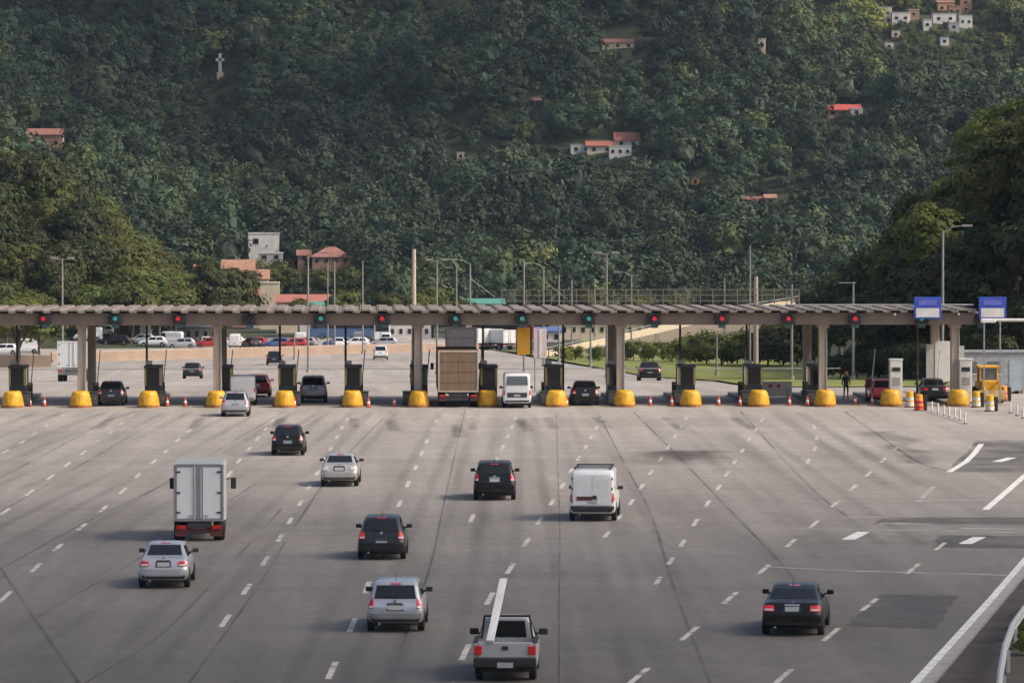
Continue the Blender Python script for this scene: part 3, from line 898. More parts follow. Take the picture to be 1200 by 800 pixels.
# white step van seen under the green signal
v, Bv = car('minibus', 'white high-roofed van with a big rear window under the green signal', 'van', 606, 478.5, 500, 'van', white_p, 1.74, 2.15, 4.6, mirror_mat=black, group=G_PLAZA)
Bv.panel('rear_window', 'rear', [(-.66, 1.42), (.66, 1.42), (.62, 1.98), (-.62, 1.98)], glass_l, v, off=.02)
Bv.panel('tailgate_recess', 'rear', [(-.60, .66), (.60, .66), (.62, .96), (-.62, .96)], dark, v, off=.02)

pickup_p = pm('pickup_paint', (.40, .41, .41), .4, metal=.25, var=.08, coat=.5)
# pickup with a plank leaning over its cab
root = thing('pickup_truck', (0, 0, 0), 'grey pickup truck in front with open bed and black bumper', 'pickup', G_PLAZA)
w, L, h = 1.68, 4.4, 1.58; W = w / 2
st = [(1.62, .32, W * .96, .95, W * .70, h - .04), (1.75, .28, W * .99, .96, W * .71, h), (2.3, .26, W, .95, W * .72, h), (2.65, .26, W, .94, W * .69, h - .05), (3.35, .26, W * .98, .92, W * .8, .99), (4.1, .28, W * .95, .78, W * .76, .84), (4.4, .34, W * .86, .58, W * .66, .64)]
V, Fc = loft_body(st, 2); Bp = Body(V, Fc, L)
m = MB(); m.add(V, Fc); m.build('cab', pickup_p, root, smooth=True, angle=50)
Bp.panel('rear_window', 'rear', [(-W * .62, 1.03), (W * .62, 1.03), (W * .56, h - .11), (-W * .56, h - .11)], glass, root)
Bp.panel('windscreen', 'front', [(-W * .7, 1.0), (W * .7, 1.0), (W * .58, h - .14), (-W * .58, h - .14)], glass, root)
for ax in ('right', 'left'): Bp.panel('side_window', ax, [(1.8, 1.0), (3.05, .98), (2.6, h - .14), (1.85, h - .14)], glass, root)
for sg in (1, -1):
    b = MB(); b.box((sg * (W - .05), .84, .72), (.10, 1.60, .62)); b.build('bed_side', pickup_p, root, bevel=.03)
    b = MB(); b.box((sg * (W - .05), .84, 1.045), (.13, 1.60, .03)); b.build('bed_rail', black, root, bevel=.01)
    b = MB(); b.box((sg * (W - .13), -.01, .84), (.20, .05, .24)); b.build('tail_light', tail_m, root, bevel=.02)
    mirror(root, sg * W * .97, 2.95, 1.02, black, (.24, .1, .17))
b = MB(); b.box((0, .84, .55), (w - .2, 1.58, .05)); b.build('bed_floor', dark, root)
b = MB(); b.box((0, .045, .84), (w - .22, .07, .42)); tg = b.build('tailgate', pickup_p, root, bevel=.03)
b = MB(); b.box((0, .0, .90), (.16, .05, .10)); b.build('handle', black, tg, bevel=.01)
b = MB(); b.box((0, -.04, .52), (w * .99, .16, .26)); b.build('bumper', black, root, bevel=.04)
b = MB(); b.box((0, -.125, .46), (.42, .02, .14)); b.build('number_plate', plate_m, root)
b = MB(); b.box((0, 2.1, .34), (w * .8, 4.0, .16)); b.build('underbody', black, root)
rb = MB()
for sg in (1, -1): rb.tube([(sg * .68, 1.52, 1.0), (sg * .60, 1.54, 1.60)], .03, 8)
rb.tube([(-.62, 1.54, 1.60), (.62, 1.54, 1.60)], .03, 8); rb.build('headboard_bar', black, root, smooth=True)
for yy in (.72, 3.45):
    for sg in (1, -1): wheel(root, sg * (W - .13), yy, .33)
place_px(root, 592, 801, 760)
# the plank rests on the tailgate and the headboard bar
bpy.context.view_layer.update()
m = MB()
a, b = Vector((-.40, -.05, 1.08)), Vector((-.20, 5.2, 2.72 - .0))
b = a + (Vector((-.30, 1.54, 1.65)) - a) * 2.3
d = (b - a); q = d.to_track_quat('Y', 'Z')
m.box((0, d.length / 2, 0), (.20, d.length, .07))
pk = m.build('plank', wood, bevel=.006)
pk.matrix_world = root.matrix_world @ (Matrix.Translation(a) @ q.to_matrix().to_4x4())
tag(pk, 'long white plank leaning up from the bed of the grey pickup', 'plank')

# ---------------------------------------------------------------- toll plaza
YN = 263.0
def X_at(px, Y):
    d = ray(px, 400); return d.x * Y / d.y
ISL = [13, 93, 173, 253, 333, 413, 491, 572, 653, 733, 811, 891, 969, 1047, 1126]
ORD = ['first', 'second', 'third', 'fourth', 'fifth', 'sixth', 'seventh', 'eighth', 'ninth', 'tenth', 'eleventh', 'twelfth', 'thirteenth', 'fourteenth', 'fifteenth']
near_what = ['nearest the left edge of the plaza', 'below the leftmost front column', 'between the dark hatchback and the silver one', 'beside the small white van', 'just left of the grey utility vehicle', 'just right of the grey utility vehicle',
             'immediately left of the brown truck', 'between the brown truck and the white minibus', 'between the white minibus and the black hatchback', 'below the dark central column', 'right of the dark central column',
             'left of the white board with two red dots', 'below the column right of the white board', 'below the freestanding white ticket machine', 'below the rightmost column']
XI = [X_at(p, YN) for p in ISL]
# cushions
def cushion():
    root = thing('crash_cushion', (0, 0, 0), '', 'crash cushion', 'yellow crash cushions at the toll islands')
    n = 18
    m = MB()
    def ringp(r, z, back):
        pts = [(math.cos(math.pi + math.pi * k / n) * r, math.sin(math.pi + math.pi * k / n) * r * 1.0 + .65, z) for k in range(n + 1)]
        return pts + [(r, 1.5, z), (-r, 1.5, z)]
    R_ = [ringp(.635, .06, 0), ringp(.635, .2, 0), ringp(.60, .52, 0), ringp(.52, .82, 0), ringp(.47, .95, 0), ringp(.38, 1.01, 0)]
    k = len(R_[0])
    vs = [p for rg in R_ for p in rg]
    fs = [(i * k + j, i * k + (j + 1) % k, (i + 1) * k + (j + 1) % k, (i + 1) * k + j) for i in range(len(R_) - 1) for j in range(k)]
    fs += [tuple(range(k)), tuple((len(R_) - 1) * k + j for j in range(k))]
    m.add(vs, fs); m.build('cushion_body', yellow, root, smooth=True, angle=50)
    b = MB()
    for j in range(1, n, 2):
        a = math.pi + math.pi * j / n
        b.tube([(math.cos(a) * .64, math.sin(a) * .64 + .65, .1), (math.cos(a) * .597, math.sin(a) * .597 + .65, .52), (math.cos(a) * .517, math.sin(a) * .517 + .65, .82)], .014, 6)
    b.build('moulded_rib', yellow, root, smooth=True)
    b = MB()
    pts = [(math.cos(math.pi + math.pi * j / n) * .66, math.sin(math.pi + math.pi * j / n) * .66 + .65) for j in range(n + 1)]
    vs = [(x, y, 0) for x, y in pts] + [(x, y, .16) for x, y in pts]
    b.add(vs, [(j, j + 1, n + 2 + j, n + 1 + j) for j in range(n)]); b.build('rubber_skirt', pm('rusty_skirt', (.33, .14, .04), .8, var=.5, scale=3), root)
    return root
c0 = cushion()
for i, x in enumerate(XI):
    c = c0 if i == 0 else copy_tree(c0, (0, 0, 0))
    c.location = (x, YN, 0); c['label'] = 'yellow rounded crash cushion ' + near_what[i]

# islands (kerbed concrete)
for i, x in enumerate(XI):
    m = MB(); m.box((x + .10 * 0, YN + 9.2, .09), (1.25, 15.0, .24))
    tag(m.build('toll_island', conc_dark, bevel=.04), kind='structure')

# booths
def booth():
    root = thing('toll_booth', (0, 0, 0), '', 'toll booth', 'toll booths')
    m = MB(); m.box((0, 1.1, .55), (1.02, 2.2, .90)); m.build('booth_base', dark, root, bevel=.02)
    for sx in (-1, 1):
        for sy in (0, 1):
            m = MB(); m.box((sx * .47, .06 + sy * 2.08, 1.55), (.13, .13, 1.12)); m.build('corner_post', pm('olive_post', (.36, .29, .11), .6), root)
    for y in (.05, 2.15):
        m = MB(); m.box((0, y, 1.55), (.84, .03, 1.08)); m.build('end_window', glass, root)
    for sx in (-1, 1):
        m = MB(); m.box((sx * .48, 1.1, 1.55), (.03, 1.96, 1.08)); m.build('side_window', glass, root)
    m = MB(); m.box((0, 1.1, 2.17), (1.12, 2.5, .14)); m.build('roof', dark, root, bevel=.03)
    m = MB(); m.box((.0, -.06, 1.98), (.60, .10, .18)); m.build('lane_display', black, root, bevel=.01)
    m = MB(); m.box((-.30, 1.0, 2.40), (.40, .60, .22)); m.build('air_conditioner', grey, root, bevel=.02)
    return root
b0 = booth(); first = True
BO = {0: 20, 2: 179, 3: 262, 4: 336, 5: 414, 6: 491, 7: 573, 8: 649, 9: 722, 10: 805, 11: 884, 12: 957}
for i, px in BO.items():
    b = b0 if first else copy_tree(b0, (0, 0, 0)); first = False
    b.location = (X_at(px, YN + 4.2), YN + 4.2, .2)
    b['label'] = 'dark toll booth behind the yellow cushion ' + near_what[i]

# equipment cabinet and barrier arm beside each island
def gate():
    root = thing('barrier_gate', (0, 0, 0), '', 'barrier gate', 'barrier gates at the toll lanes')
    m = MB(); m.box((0, 0, .55), (.36, .36, .95)); m.build('gate_cabinet', darkgrey, root, bevel=.02)
    m = MB(); m.box((0, 0, .04), (.5, .5, .08)); m.build('base_plate', conc_dark, root)
    m = MB()
    m.tube([(.1, -.22, .92), (.30, -.22, 3.1)], .035, 8); m.build('raised_arm', white_dirty, root)
    m = MB(); m.box((0, -.19, .92), (.2, .06, .2)); m.build('arm_hub', orange, root, bevel=.02)
    return root
g0 = gate()
for i, x in enumerate(XI):
    g = g0 if i == 0 else copy_tree(g0, (0, 0, 0))
    g.location = (x + .85 * (1 if i < 7 else -1) * .55, YN + 8.4, .2)
    g['label'] = 'gate with raised arm behind the cushion ' + near_what[i]
def cabinet():
    root = thing('equipment_cabinet', (0, 0, 0), '', 'cabinet', 'low equipment cabinets on the toll islands')
    m = MB(); m.box((0, 0, .45), (.52, .8, .85)); m.build('cabinet_body', dark, root, bevel=.03)
    m = MB(); m.box((0, -.41, .48), (.40, .02, .62)); d = m.build('cabinet_door', darkgrey, root)
    m = MB(); m.box((.12, -.43, .5), (.03, .03, .12)); m.build('handle', steel, d)
    m = MB(); m.box((0, 0, .89), (.58, .86, .05)); m.build('lid', darkgrey, root, bevel=.01)
    return root
q0 = cabinet()
for j, i in enumerate([0, 1, 2, 3, 4, 5, 6, 7, 8, 9, 10, 11, 12]):
    q = q0 if j == 0 else copy_tree(q0, (0, 0, 0))
    q.location = (XI[i] + (.72 if i < 6 else -.72), YN + 2.6, 0)
    q['label'] = 'low dark cabinet beside the cushion ' + near_what[i]

# columns
YF, YB = 265.8, 275.2
FRC = {1: 96, 3: 255, 6: 490, 9: 727, 12: 964, 14: 1119}
CN = ['leftmost', 'second from the left', 'third from the left', 'fourth from the left', 'fifth from the left', 'rightmost']
z1 = 5.06
for k, (i, px) in enumerate(FRC.items()):
    x = X_at(px, YF)
    for row, Y, nm in (('front', YF, 'pale concrete column in the front row, '), ('back', YB, 'shaded concrete column in the back row, ')):
        r = thing('concrete_column', (x, Y, .2), nm + CN[k], 'column', 'canopy columns')
        m = MB(); m.box((0, 0, z1 / 2 - .1), (.52, .62, z1 - .2)); m.build('shaft', conc_col, r, bevel=.04)
        m = MB(); m.box((0, 0, .15), (.74, .84, .3)); m.build('footing', conc_dark, r, bevel=.03)
        m = MB(); m.box((0, 0, z1 - .32), (.72, .9, .24)); m.build('bracket', conc_col, r, bevel=.05)
        if row == 'front':
            m = MB(); m.tube([(.2, -.36, .3), (.2, -.36, z1 - .4)], .05, 8); m.build('drain_pipe', grey, r)
# thin poles in the lanes without columns
TP = [(0, 20), (2, 172), (4, 328), (5, 405), (7, 566), (8, 660), (10, 797), (11, 875), (13, 1075)]
p0 = None
for i, px in TP:
    x = X_at(px, YF + 5)
    if p0 is None:
        p0 = thing('support_pole', (x, YF + 5, .2), '', 'pole', 'thin poles under the canopy')
        m = MB(); m.tube([(0, 0, 0), (0, 0, 4.85)], .07, 10); m.build('pole_shaft', dark, p0, smooth=True)
        m = MB(); m.tube([(0, 0, 0), (0, 0, .12)], .16, 10); m.build('base_plate', grey, p0)
        c = p0
    else: c = copy_tree(p0, (x, YF + 5, .2))
    c['label'] = 'thin dark pole behind the cushion ' + near_what[i]

# canopy: fascia beams and a folded concrete roof
xl, xr = X_at(-260, YF), X_at(1147, YF)
root = thing('toll_canopy', (0, 0, 0), 'long brown concrete canopy roofing every toll lane', 'canopy')
YC0, YC1 = 264.6, 276.4
m = MB(); m.box(((xl + xr) / 2, YC0 + .18, 5.42), (xr - xl, .36, .76)); m.build('front_beam', fascia_m, root, bevel=.02)
m = MB(); m.box(((xl + xr) / 2, YC1 - .18, 5.42), (xr - xl, .36, .76)); m.build('rear_beam', fascia_m, root, bevel=.02)
m = MB()
for x in (xl + .18, xr - .18): m.box((x, (YC0 + YC1) / 2, 5.42), (.36, YC1 - YC0 - .73, .74))
for k, (i, px) in enumerate(FRC.items()):
    m.box((X_at(px, YF), (YC0 + YC1) / 2, 5.38), (.4, YC1 - YC0 - .73, .6))
m.build('cross_beam', conc_dark, root)
m = MB(); pitch = 1.063
roofm = pm('roof_concrete', (.195, .165, .14), .85, var=.45, scale=1.2)
x = xl; k = 0
while x < xr - pitch + .01:
    # trough-shaped precast roof elements with thick ends
    prof = [(x + .02, 6.02), (x + .55, 6.02), (x + .62, 5.93), (x + .92, 5.93), (x + .99, 6.02), (x + 1.045, 6.02), (x + 1.045, 5.94), (x + .96, 5.80), (x + .58, 5.80), (x + .50, 5.92), (x + .02, 5.92)]
    m.prism(prof, YC0 - .35, YC1 + .35, 'y'); x += pitch
o = m.build('roof_element', roofm, root)
o['kind'] = 'stuff'
o['label'] = 'row of ribbed concrete roof elements along the canopy top'
m = MB(); m.box(((xl + xr) / 2, (YC0 + YC1) / 2, 5.765 + .02), (xr - xl - .75, YC1 - YC0 - .76, .05)); m.build('ceiling_panel', conc_dark, root)
# drips and streaks: spouts
m = MB()
for px in (1048, 1123): m.tube([(X_at(px, YC0), YC0 + .1, 5.72), (X_at(px, YC0), YC0 - .3, 5.70)], .07, 8)
m.build('water_spout', white_dirty, root)

# overhead lane signals
SIG = [(53, 'r'), (135, 'g'), (211, 'r'), (293, 'o'), (376, 'g'), (450, 'r'), (534, 'g'), (612, 'g'), (690, 'g'), (767, 'r'), (846, 'r'), (924, 'r'), (1002, 'r'), (1080, 'g'), (1150, 'o')]
names = {'r': 'red', 'g': 'green', 'o': 'unlit'}
for i, (px, c) in enumerate(SIG):
    Y = YC0 - .16
    p = at(px, 373.5, Y)
    r = thing('lane_signal', p, '%s lane signal above %s' % (names[c], ('the cushion ' + near_what[i]) if i < 14 else 'the right end of the beam'), 'lane signal', 'lane signals on the canopy beam')
    m = MB(); m.box((0, 0, 0), (.86, .26, .58)); m.build('housing', black, r, bevel=.05)
    l = MB(); l.lathe([(0, -.15), (.135, -.15), (.145, -.13), (.145, -.10), (0, -.10)], (-.12 if c == 'r' and px < 500 else 0, 0, .02), 18, 'y')
    l.build('lens', {'r': sig_red, 'g': sig_green, 'o': sig_off}[c], r, smooth=True)
    v_ = MB(); v_.lathe([(.25, -.12), (.25, -.30)], (-.12 if c == 'r' and px < 500 else 0, 0, .02), 14, 'y', .1, math.pi - .1); v_.build('visor', dark, r)
    bk = MB(); bk.box((0, .02, -.42), (.44, .16, .30)); bk.build('lower_unit', pm('teal_unit', (.03, .06, .065), .5), r, bevel=.03)

# hanging boards
p = at(613.5, 381, YC0 + 1.0)
r = thing('hanging_sign', p, 'plain orange board hanging below the canopy right of the white trucks', 'sign')
m = MB(); m.box((0, 0, -.12 - .85), (.80, .08, 1.72)); m.build('board', pm('orange_board', (.68, .34, .02), .55, var=.08), r, bevel=.01)
m = MB(); m.box((.48, .05, -.97), (.14, .1, 1.74)); m.box((-.44, .05, -.97), (.05, .1, 1.74)); m.build('frame', dark, r)
m = MB(); m.tube([(-.3, 0, -.12), (-.3, 0, .1)], .02, 6); m.tube([(.3, 0, -.12), (.3, 0, .1)], .02, 6); m.build('hanger', dark, r)
p = at(633, 420, 284)
r = thing('standing_sign', (p.x, 284, 0), 'tall pale pinkish board standing right of the orange board', 'sign')
zt_ = at(633, 385, 284).z; zb_ = at(633, 420, 284).z
m = MB(); m.box((0, 0, (zt_ + zb_) / 2), (.86, .07, zt_ - zb_)); m.build('board', pm('pale_board', (.70, .58, .58), .6, var=.1), r, bevel=.01)
m = MB(); m.box((.0, -.05, (zt_ + zb_) / 2), (.16, .04, zt_ - zb_ - .1)); m.build('centre_strip', pm('pale_bar', (.76, .72, .7), .6), r)
for s in (-.36, .36):
    m = MB(); m.box((s, .07, zt_ / 2), (.07, .07, zt_)); m.build('post', grey, r)

# roof walkway railing
rail_m = pm('dull_railing', (.19, .17, .13), .7)
xa, xb = X_at(588, YC1), X_at(936, YC1)
r = thing('roof_railing', (0, YC1 - .25, 6.08), 'pale mesh railing along the canopy roof, rear edge', 'railing')
m = MB()
nP = 24
for k in range(nP + 1):
    x = xa + (xb - xa) * k / nP; m = MB(); m.box((x, 0, .45), (.06, .06, .95)); m.build('railing_post', rail_m, r)
m = MB()
for z in (.18, .55, .92): m.box(((xa + xb) / 2, 0, z), (xb - xa, .045, .045))
m.build('rail', rail_m, r)
m = MB()
k = 0; x = xa
while x < xb:
    m.box((x, .03, .5), (.018, .018, .86)); x += .115
o = m.build('mesh_infill', pm('beige_mesh', (.15, .135, .10), .7), r)
# fascia top pipe on the right part
m = MB(); m.tube([(X_at(925, YC0), YC0 - .3, 6.28), (X_at(1140, YC0), YC0 - .3, 6.28)], .05, 8)
for px in range(930, 1140, 30): m.tube([(X_at(px, YC0), YC0 - .3, 6.0), (X_at(px, YC0), YC0 - .3, 6.28)], .035, 6)
o = m.build('roof_pipe', grey, smooth=True); tag(o, 'thin grey pipe along the front roof edge near the blue signs', 'pipe')

# blue signs
for px, lb in ((1087, 'blue and white sign above the green signal'), (1163, 'blue and white sign beside the white street lamp arm')):
    p = at(px, 372, YC0 - .5); zb = p.z
    r = thing('lane_sign', (p.x, p.y, 0 if px > 1100 else 5.9), lb, 'sign', 'blue signs at the right end')
    o = r.location.z
    m = MB(); m.box((0, 0, zb + .60 - o), (1.70, .07, 1.36)); m.build('sign_panel', blue, r, bevel=.02)
    m = MB(); m.box((0, -.045, zb + .30 - o), (1.44, .02, .56)); m.build('white_field', white_dirty, r)
    m = MB(); m.box((0, -.045, zb + .93 - o), (1.14, .02, .34)); m.build('caption_band', pm('violet_band', (.11, .12, .45), .5), r)
    m = MB()
    for s in (-.5, .5): m.box((s, .07, (zb + 1.2 - o) / 2), (.08, .08, zb + 1.2 - o))
    m.build('sign_post', grey, r)

# white ticket machines on the last two islands
for i, px in ((13, 1049.5), (14, 1131)):
    r = thing('ticket_machine', (X_at(px, YN + 2.2), YN + 2.2, .2), 'tall white ticket machine ' + ('standing alone above a yellow cushion' if i == 13 else 'right of the rightmost column'), 'ticket machine', 'white ticket machines')
    m = MB(); m.box((0, 0, 1.32), (.78, .7, 2.64)); m.build('machine_body', white_dirty, r, bevel=.04)
    m = MB(); m.box((0, -.36, 2.05), (.52, .03, .26)); m.build('screen', black, r)
    m = MB(); m.box((0, 0, 2.67), (.86, .78, .08)); m.build('top_cap', white, r, bevel=.02)
    m = MB(); m.box((0, -.36, 1.3), (.5, .02, .5)); m.build('front_panel', grey, r)
# white board cabinet between the rightmost columns
p = at(1107, 455, YN + 11)
r = thing('notice_board', (p.x, p.y, .2), 'large white panel standing between the two rightmost columns', 'panel')
m = MB(); m.box((0, 0, 2.2), (1.3, .12, 2.6)); m.build('board', white, r, bevel=.02)
m = MB(); m.box((-.62, .08, 1.7), (.09, .08, 3.4)); m.box((.62, .08, 1.7), (.09, .08, 3.4)); m.build('post', grey, r)
m = MB(); m.box((-.98, .0, 2.0), (.44, .1, 2.6)); m.box((1.0, 0, 2.2), (.5, .1, 2.0)); m.build('side_panel', pm('light_grey_panel', (.5, .5, .5), .6), r)
# white low board with two red dots
p = gpt(920, 471)
r = thing('lane_barrier', (p.x, YN + 12, 0), 'low white barrier board with two red dots', 'barrier')
m = MB(); m.box((0, 0, .62), (1.95, .10, .92)); m.build('board', white_dirty, r, bevel=.02)
for x in (-.42, .12):
    m = MB(); m.lathe([(0, -.07), (.12, -.07), (.12, -.05), (0, -.05)], (x, 0, .80), 14, 'y'); m.build('red_reflector', red, r)
m = MB(); m.box((-.7, .05, .3), (.08, .3, .6)); m.box((.7, .05, .3), (.08, .3, .6)); m.build('foot', grey, r)
# dark red cabinet
p = gpt(1021, 470)
r = thing('red_cabinet', (p.x, YN + 8, 0), 'dark red cabinet in the lane left of the freestanding ticket machine', 'cabinet')
m = MB(); m.box((0, 0, .75), (.6, .6, 1.3)); m.build('cabinet_body', pm('dark_red_paint', (.16, .02, .02), .5), r, bevel=.04)
m = MB(); m.box((0, -.31, .85), (.42, .02, .8)); m.build('cabinet_door', pm('deep_red', (.10, .012, .015), .4), r)
m = MB(); m.box((0, 0, .05), (.66, .66, .1)); m.build('plinth', dark, r)

# traffic cones
CONES = [(35, 476), (52, 476), (196, 476), (217, 476), (104, 477), (345, 477), (762, 475), (787, 475), (842, 475), (867, 475), (925, 475), (946, 475), (1002, 474), (1022, 474), (432, 477), (462, 476), (664, 476)]
k0 = None
for i, (px, py) in enumerate(CONES):
    p = gpt(px, py)
    if k0 is None:
        k0 = thing('traffic_cone', p, '', 'traffic cone', 'orange cones across the toll lanes')
        m = MB(); m.lathe([(.0, .0), (.19, .03), (.16, .05), (.045, .70), (0, .71)], (0, 0, 0), 14); m.build('cone_body', pm('cone_red', (.62, .09, .04), .55), k0, smooth=True)
        m = MB(); m.lathe([(.124, .26), (.092, .44)], (0, 0, 0), 14); o = m.build('white_band', white, k0, smooth=True); o.scale = (1.02, 1.02, 1)
        m = MB(); m.box((0, 0, .02), (.42, .42, .04)); m.build('base', black, k0, bevel=.01)
        c = k0
    else: c = copy_tree(k0, p)
    j = min(range(15), key=lambda q: abs(ISL[q] - px))
    c.scale = (.85, .85, .85)
    c['label'] = 'traffic cone %s the cushion %s' % (('just left of' if px < ISL[j] else 'just right of') if abs(px - ISL[j]) < 30 else ('further left of' if px < ISL[j] else 'further right of'), near_what[j])

# barrels and drums at the right
for px, py, cm, lb in ((1066, 477, yellow, 'yellow drum with black side right of the freestanding ticket machine'), (1077, 481, orange, 'red and yellow drum nearest the row of white posts'),
                       (1144, 477, yellow, 'yellow drum just right of the rightmost cushion'), (1160, 482, yellow, 'front yellow drum below the yellow machine'), (1176, 470, orange, 'orange drum right of the yellow machine')):
    p = gpt(px, py)
    r = thing('road_drum', p, lb, 'drum', 'striped road drums')
    m = MB(); m.lathe([(0, .06), (.27, .06), (.27, .36), (.25, .38), (.25, .66), (.22, .68), (.22, .96), (.12, 1.0), (0, 1.0)], (0, 0, 0), 18); m.build('drum_body', cm, r, smooth=True, angle=30)
    m = MB(); m.lathe([(.274, .1), (.274, .32)], (0, 0, 0), 18); m.lathe([(.254, .42), (.254, .62)], (0, 0, 0), 18); m.build('band', red if cm is orange else white_dirty, r)
    m = MB(); m.lathe([(0, 0), (.36, 0), (.34, .06), (0, .06)], (0, 0, 0), 18); m.build('rubber_base', black, r)
    m = MB(); m.box((.38, .1, .45), (.22, .25, .9)); m.build('weight_block', black, r, bevel=.03)
# white delineator posts
DP = [(1092, 483), (1099, 485), (1106, 487), (1112, 489), (1119, 491), (1125, 493), (1131, 496), (1184, 484), (1192, 487), (1199, 490)]
d0 = None
for i, (px, py) in enumerate(DP):
    p = gpt(px, py)
    if d0 is None:
        d0 = thing('delineator_post', p, '', 'post', 'white posts at the right hand lane')
        m = MB(); m.lathe([(0, 0), (.05, 0), (.05, .62), (.03, .66), (0, .66)], (0, 0, 0), 10); m.build('post_tube', white_dirty, d0, smooth=True)
        m = MB(); m.lathe([(0, 0), (.13, 0), (.11, .05), (0, .05)], (0, 0, 0), 12); m.build('base', black, d0)
        c = d0
    else: c = copy_tree(d0, p)
    c['label'] = 'short white lane post, ' + (ORD[i] + ' from the red and yellow drum' if i < 7 else ORD[i - 7] + ' in the row at the right edge')
# kerb strip under that row
strips('lane_kerb', [([gpt(1088, 482), gpt(1133, 497)], .35)], conc, .02)

# yellow service machine (small wheel loader)
p = gpt(1161, 472)
r = thing('wheel_loader', p, 'yellow wheel loader parked right of the rightmost column', 'loader')
m = MB(); m.box((0, 1.6, .95), (1.3, 2.0, .7)); m.build('engine_body', yellow, r, bevel=.06)
m = MB(); m.box((0, .55, 1.0), (1.15, .9, .8)); m.build('front_frame', yellow, r, bevel=.05)
cab = MB()
for sx in (-1, 1):
    for y in (.9, 2.0): cab.box((sx * .55, y, 1.75), (.08, .08, .95))
cab.box((0, 1.45, 2.26), (1.35, 1.4, .12)); cb = cab.build('cab_frame', yellow, r, bevel=.02)
g = MB(); g.box((0, 1.45, 1.72), (1.02, 1.02, .86)); g.build('cab_glass', glass_l, cb)
m = MB()
for sx in (-.5, .5): m.tube([(sx, .8, 1.3), (sx, -.2, 1.35), (sx, -.7, .6)], .08, 8)
m.build('lift_arm', orange, r)
m = MB(); m.prism([(-.7, .15), (-1.15, .2), (-1.2, .3), (-.8, .85), (-.65, .85)], -.85, .85, 'x'); m.build('bucket', pm('worn_bucket', (.30, .20, .08), .6, var=.4), r, bevel=.02)
for yy in (.3, 2.3):
    for sg in (1, -1): wheel(r, sg * .68, yy, .48, .34)
# grey portable cabin and pale van further right
p = gpt(1176, 468)
r = thing('site_cabin', (p.x + .4, 282, -.02), 'grey portable cabin behind the yellow loader', 'cabin')
m = MB(); m.box((0, 0, 1.45), (4.8, 2.4, 2.5)); m.build('cabin_wall', pm('grey_cabin', (.30, .32, .33), .6), r, bevel=.04)
m = MB(); m.box((0, 0, 2.78), (5.0, 2.6, .14)); m.build('roof', grey, r, bevel=.02)
for x in (-1.4, .2):
    m = MB(); m.box((x, -1.21, 1.75), (.9, .05, .8)); w_ = m.build('window', glass_l, r)
    m = MB(); m.box((x, -1.23, 1.32), (1.0, .05, .06)); m.build('sill', white, w_)
m = MB(); m.box((1.6, -1.21, 1.2), (.8, .05, 1.95)); d_ = m.build('door', pm('pale_blue_door', (.35, .42, .48), .5), r)
m = MB(); m.box((1.3, -1.25, 1.2), (.05, .05, .15)); m.build('handle', steel, d_)
m = MB()
for x in (-2, 2): m.box((x, 0, .1), (.3, 2.2, .2))
m.build('skid', conc, r)

# street lamp whose white arm crosses the right edge
p = gpt(1240, 478)
r = thing('street_lamp', (X_at(1230, YN - 1), YN - 1, 0), 'low white lamp arm reaching in beside the right blue sign', 'street lamp')
xo = X_at(1154, YN - 1) - X_at(1230, YN - 1)
m = MB(); m.tube([(0, 0, 0), (0, 0, 5.4)], [.12, .09], 10); m.build('pole', grey, r, smooth=True)
m = MB(); m.tube([(0, 0, 5.38), (xo + .6, 0, 5.40)], .10, 10); m.build('arm', white_dirty, r, smooth=True)
m = MB(); m.box((xo + .2, 0, 5.36), (.9, .42, .26)); m.build('lamp_head', white, r, bevel=.05)

# a worker standing beyond the lane
def person(loc, label, h=1.72, top=None, cap=None, rz=0.):
    r = thing('person', loc, label, 'person', rz=rz)
    me = bpy.data.meshes.new('body')
    V = [(0, 0, .95), (0, 0, 1.15), (0, .0, 1.38), (0, -.01, 1.50), (0, -.02, 1.62), (.18, 0, 1.40), (.25, .02, 1.14), (.24, -.10, .92), (-.18, 0, 1.40), (-.25, .02, 1.14), (-.24, -.06, .90), (.10, 0, .90), (.11, -.02, .50), (.12, .0, .08), (.13, -.14, .04), (-.10, 0, .90), (-.12, -.02, .50), (-.14, .02, .08), (-.15, -.12, .04), (0, -.02, 1.70)]
    E = [(0, 1), (1, 2), (2, 3), (3, 4), (4, 19), (2, 5), (5, 6), (6, 7), (2, 8), (8, 9), (9, 10), (0, 11), (11, 12), (12, 13), (13, 14), (0, 15), (15, 16), (16, 17), (17, 18)]
    RD = [.16, .15, .17, .06, .10, .07, .052, .042, .07, .052, .042, .10, .07, .05, .045, .10, .07, .05, .045, .08]
    me.from_pydata([(x, y, z * h / 1.72) for x, y, z in V], E, [])
    o = bpy.data.objects.new('body', me); COL.objects.link(o); o.parent = r
    s = o.modifiers.new('skin', 'SKIN')
    for v_, rad in zip(me.skin_vertices[0].data, RD): v_.radius = (rad, rad * .8)
    me.skin_vertices[0].data[0].use_root = True
    o.modifiers.new('sub', 'SUBSURF').levels = 2; o.modifiers['sub'].render_levels = 2
    me.materials.append(top or cloth_dark)
    b = MB(); b.lathe([(0, 1.78), (.06, 1.775), (.105, 1.73), (.118, 1.64), (.11, 1.55), (.07, 1.50), (0, 1.48)], (0, -.02, 0), 14); b.build('face', skin, r, smooth=True)
    b = MB(); b.lathe([(0, 1.83), (.08, 1.81), (.125, 1.75), (.132, 1.68)], (0, -.01, 0), 14); b.box((0, -.16, 1.69), (.2, .14, .02)); b.build('cap', cap or orange, r, smooth=True)
    return r
p = gpt(994, 469)
person((p.x, YN + 10, 0), 'person in dark clothes and orange cap standing right of the fifth front column')
# ---------------------------------------------------------------- beyond the plaza
def ground_at(px, Y):
    x = X_at(px, Y); return Vector((x, Y, float(TZ(x, Y))))

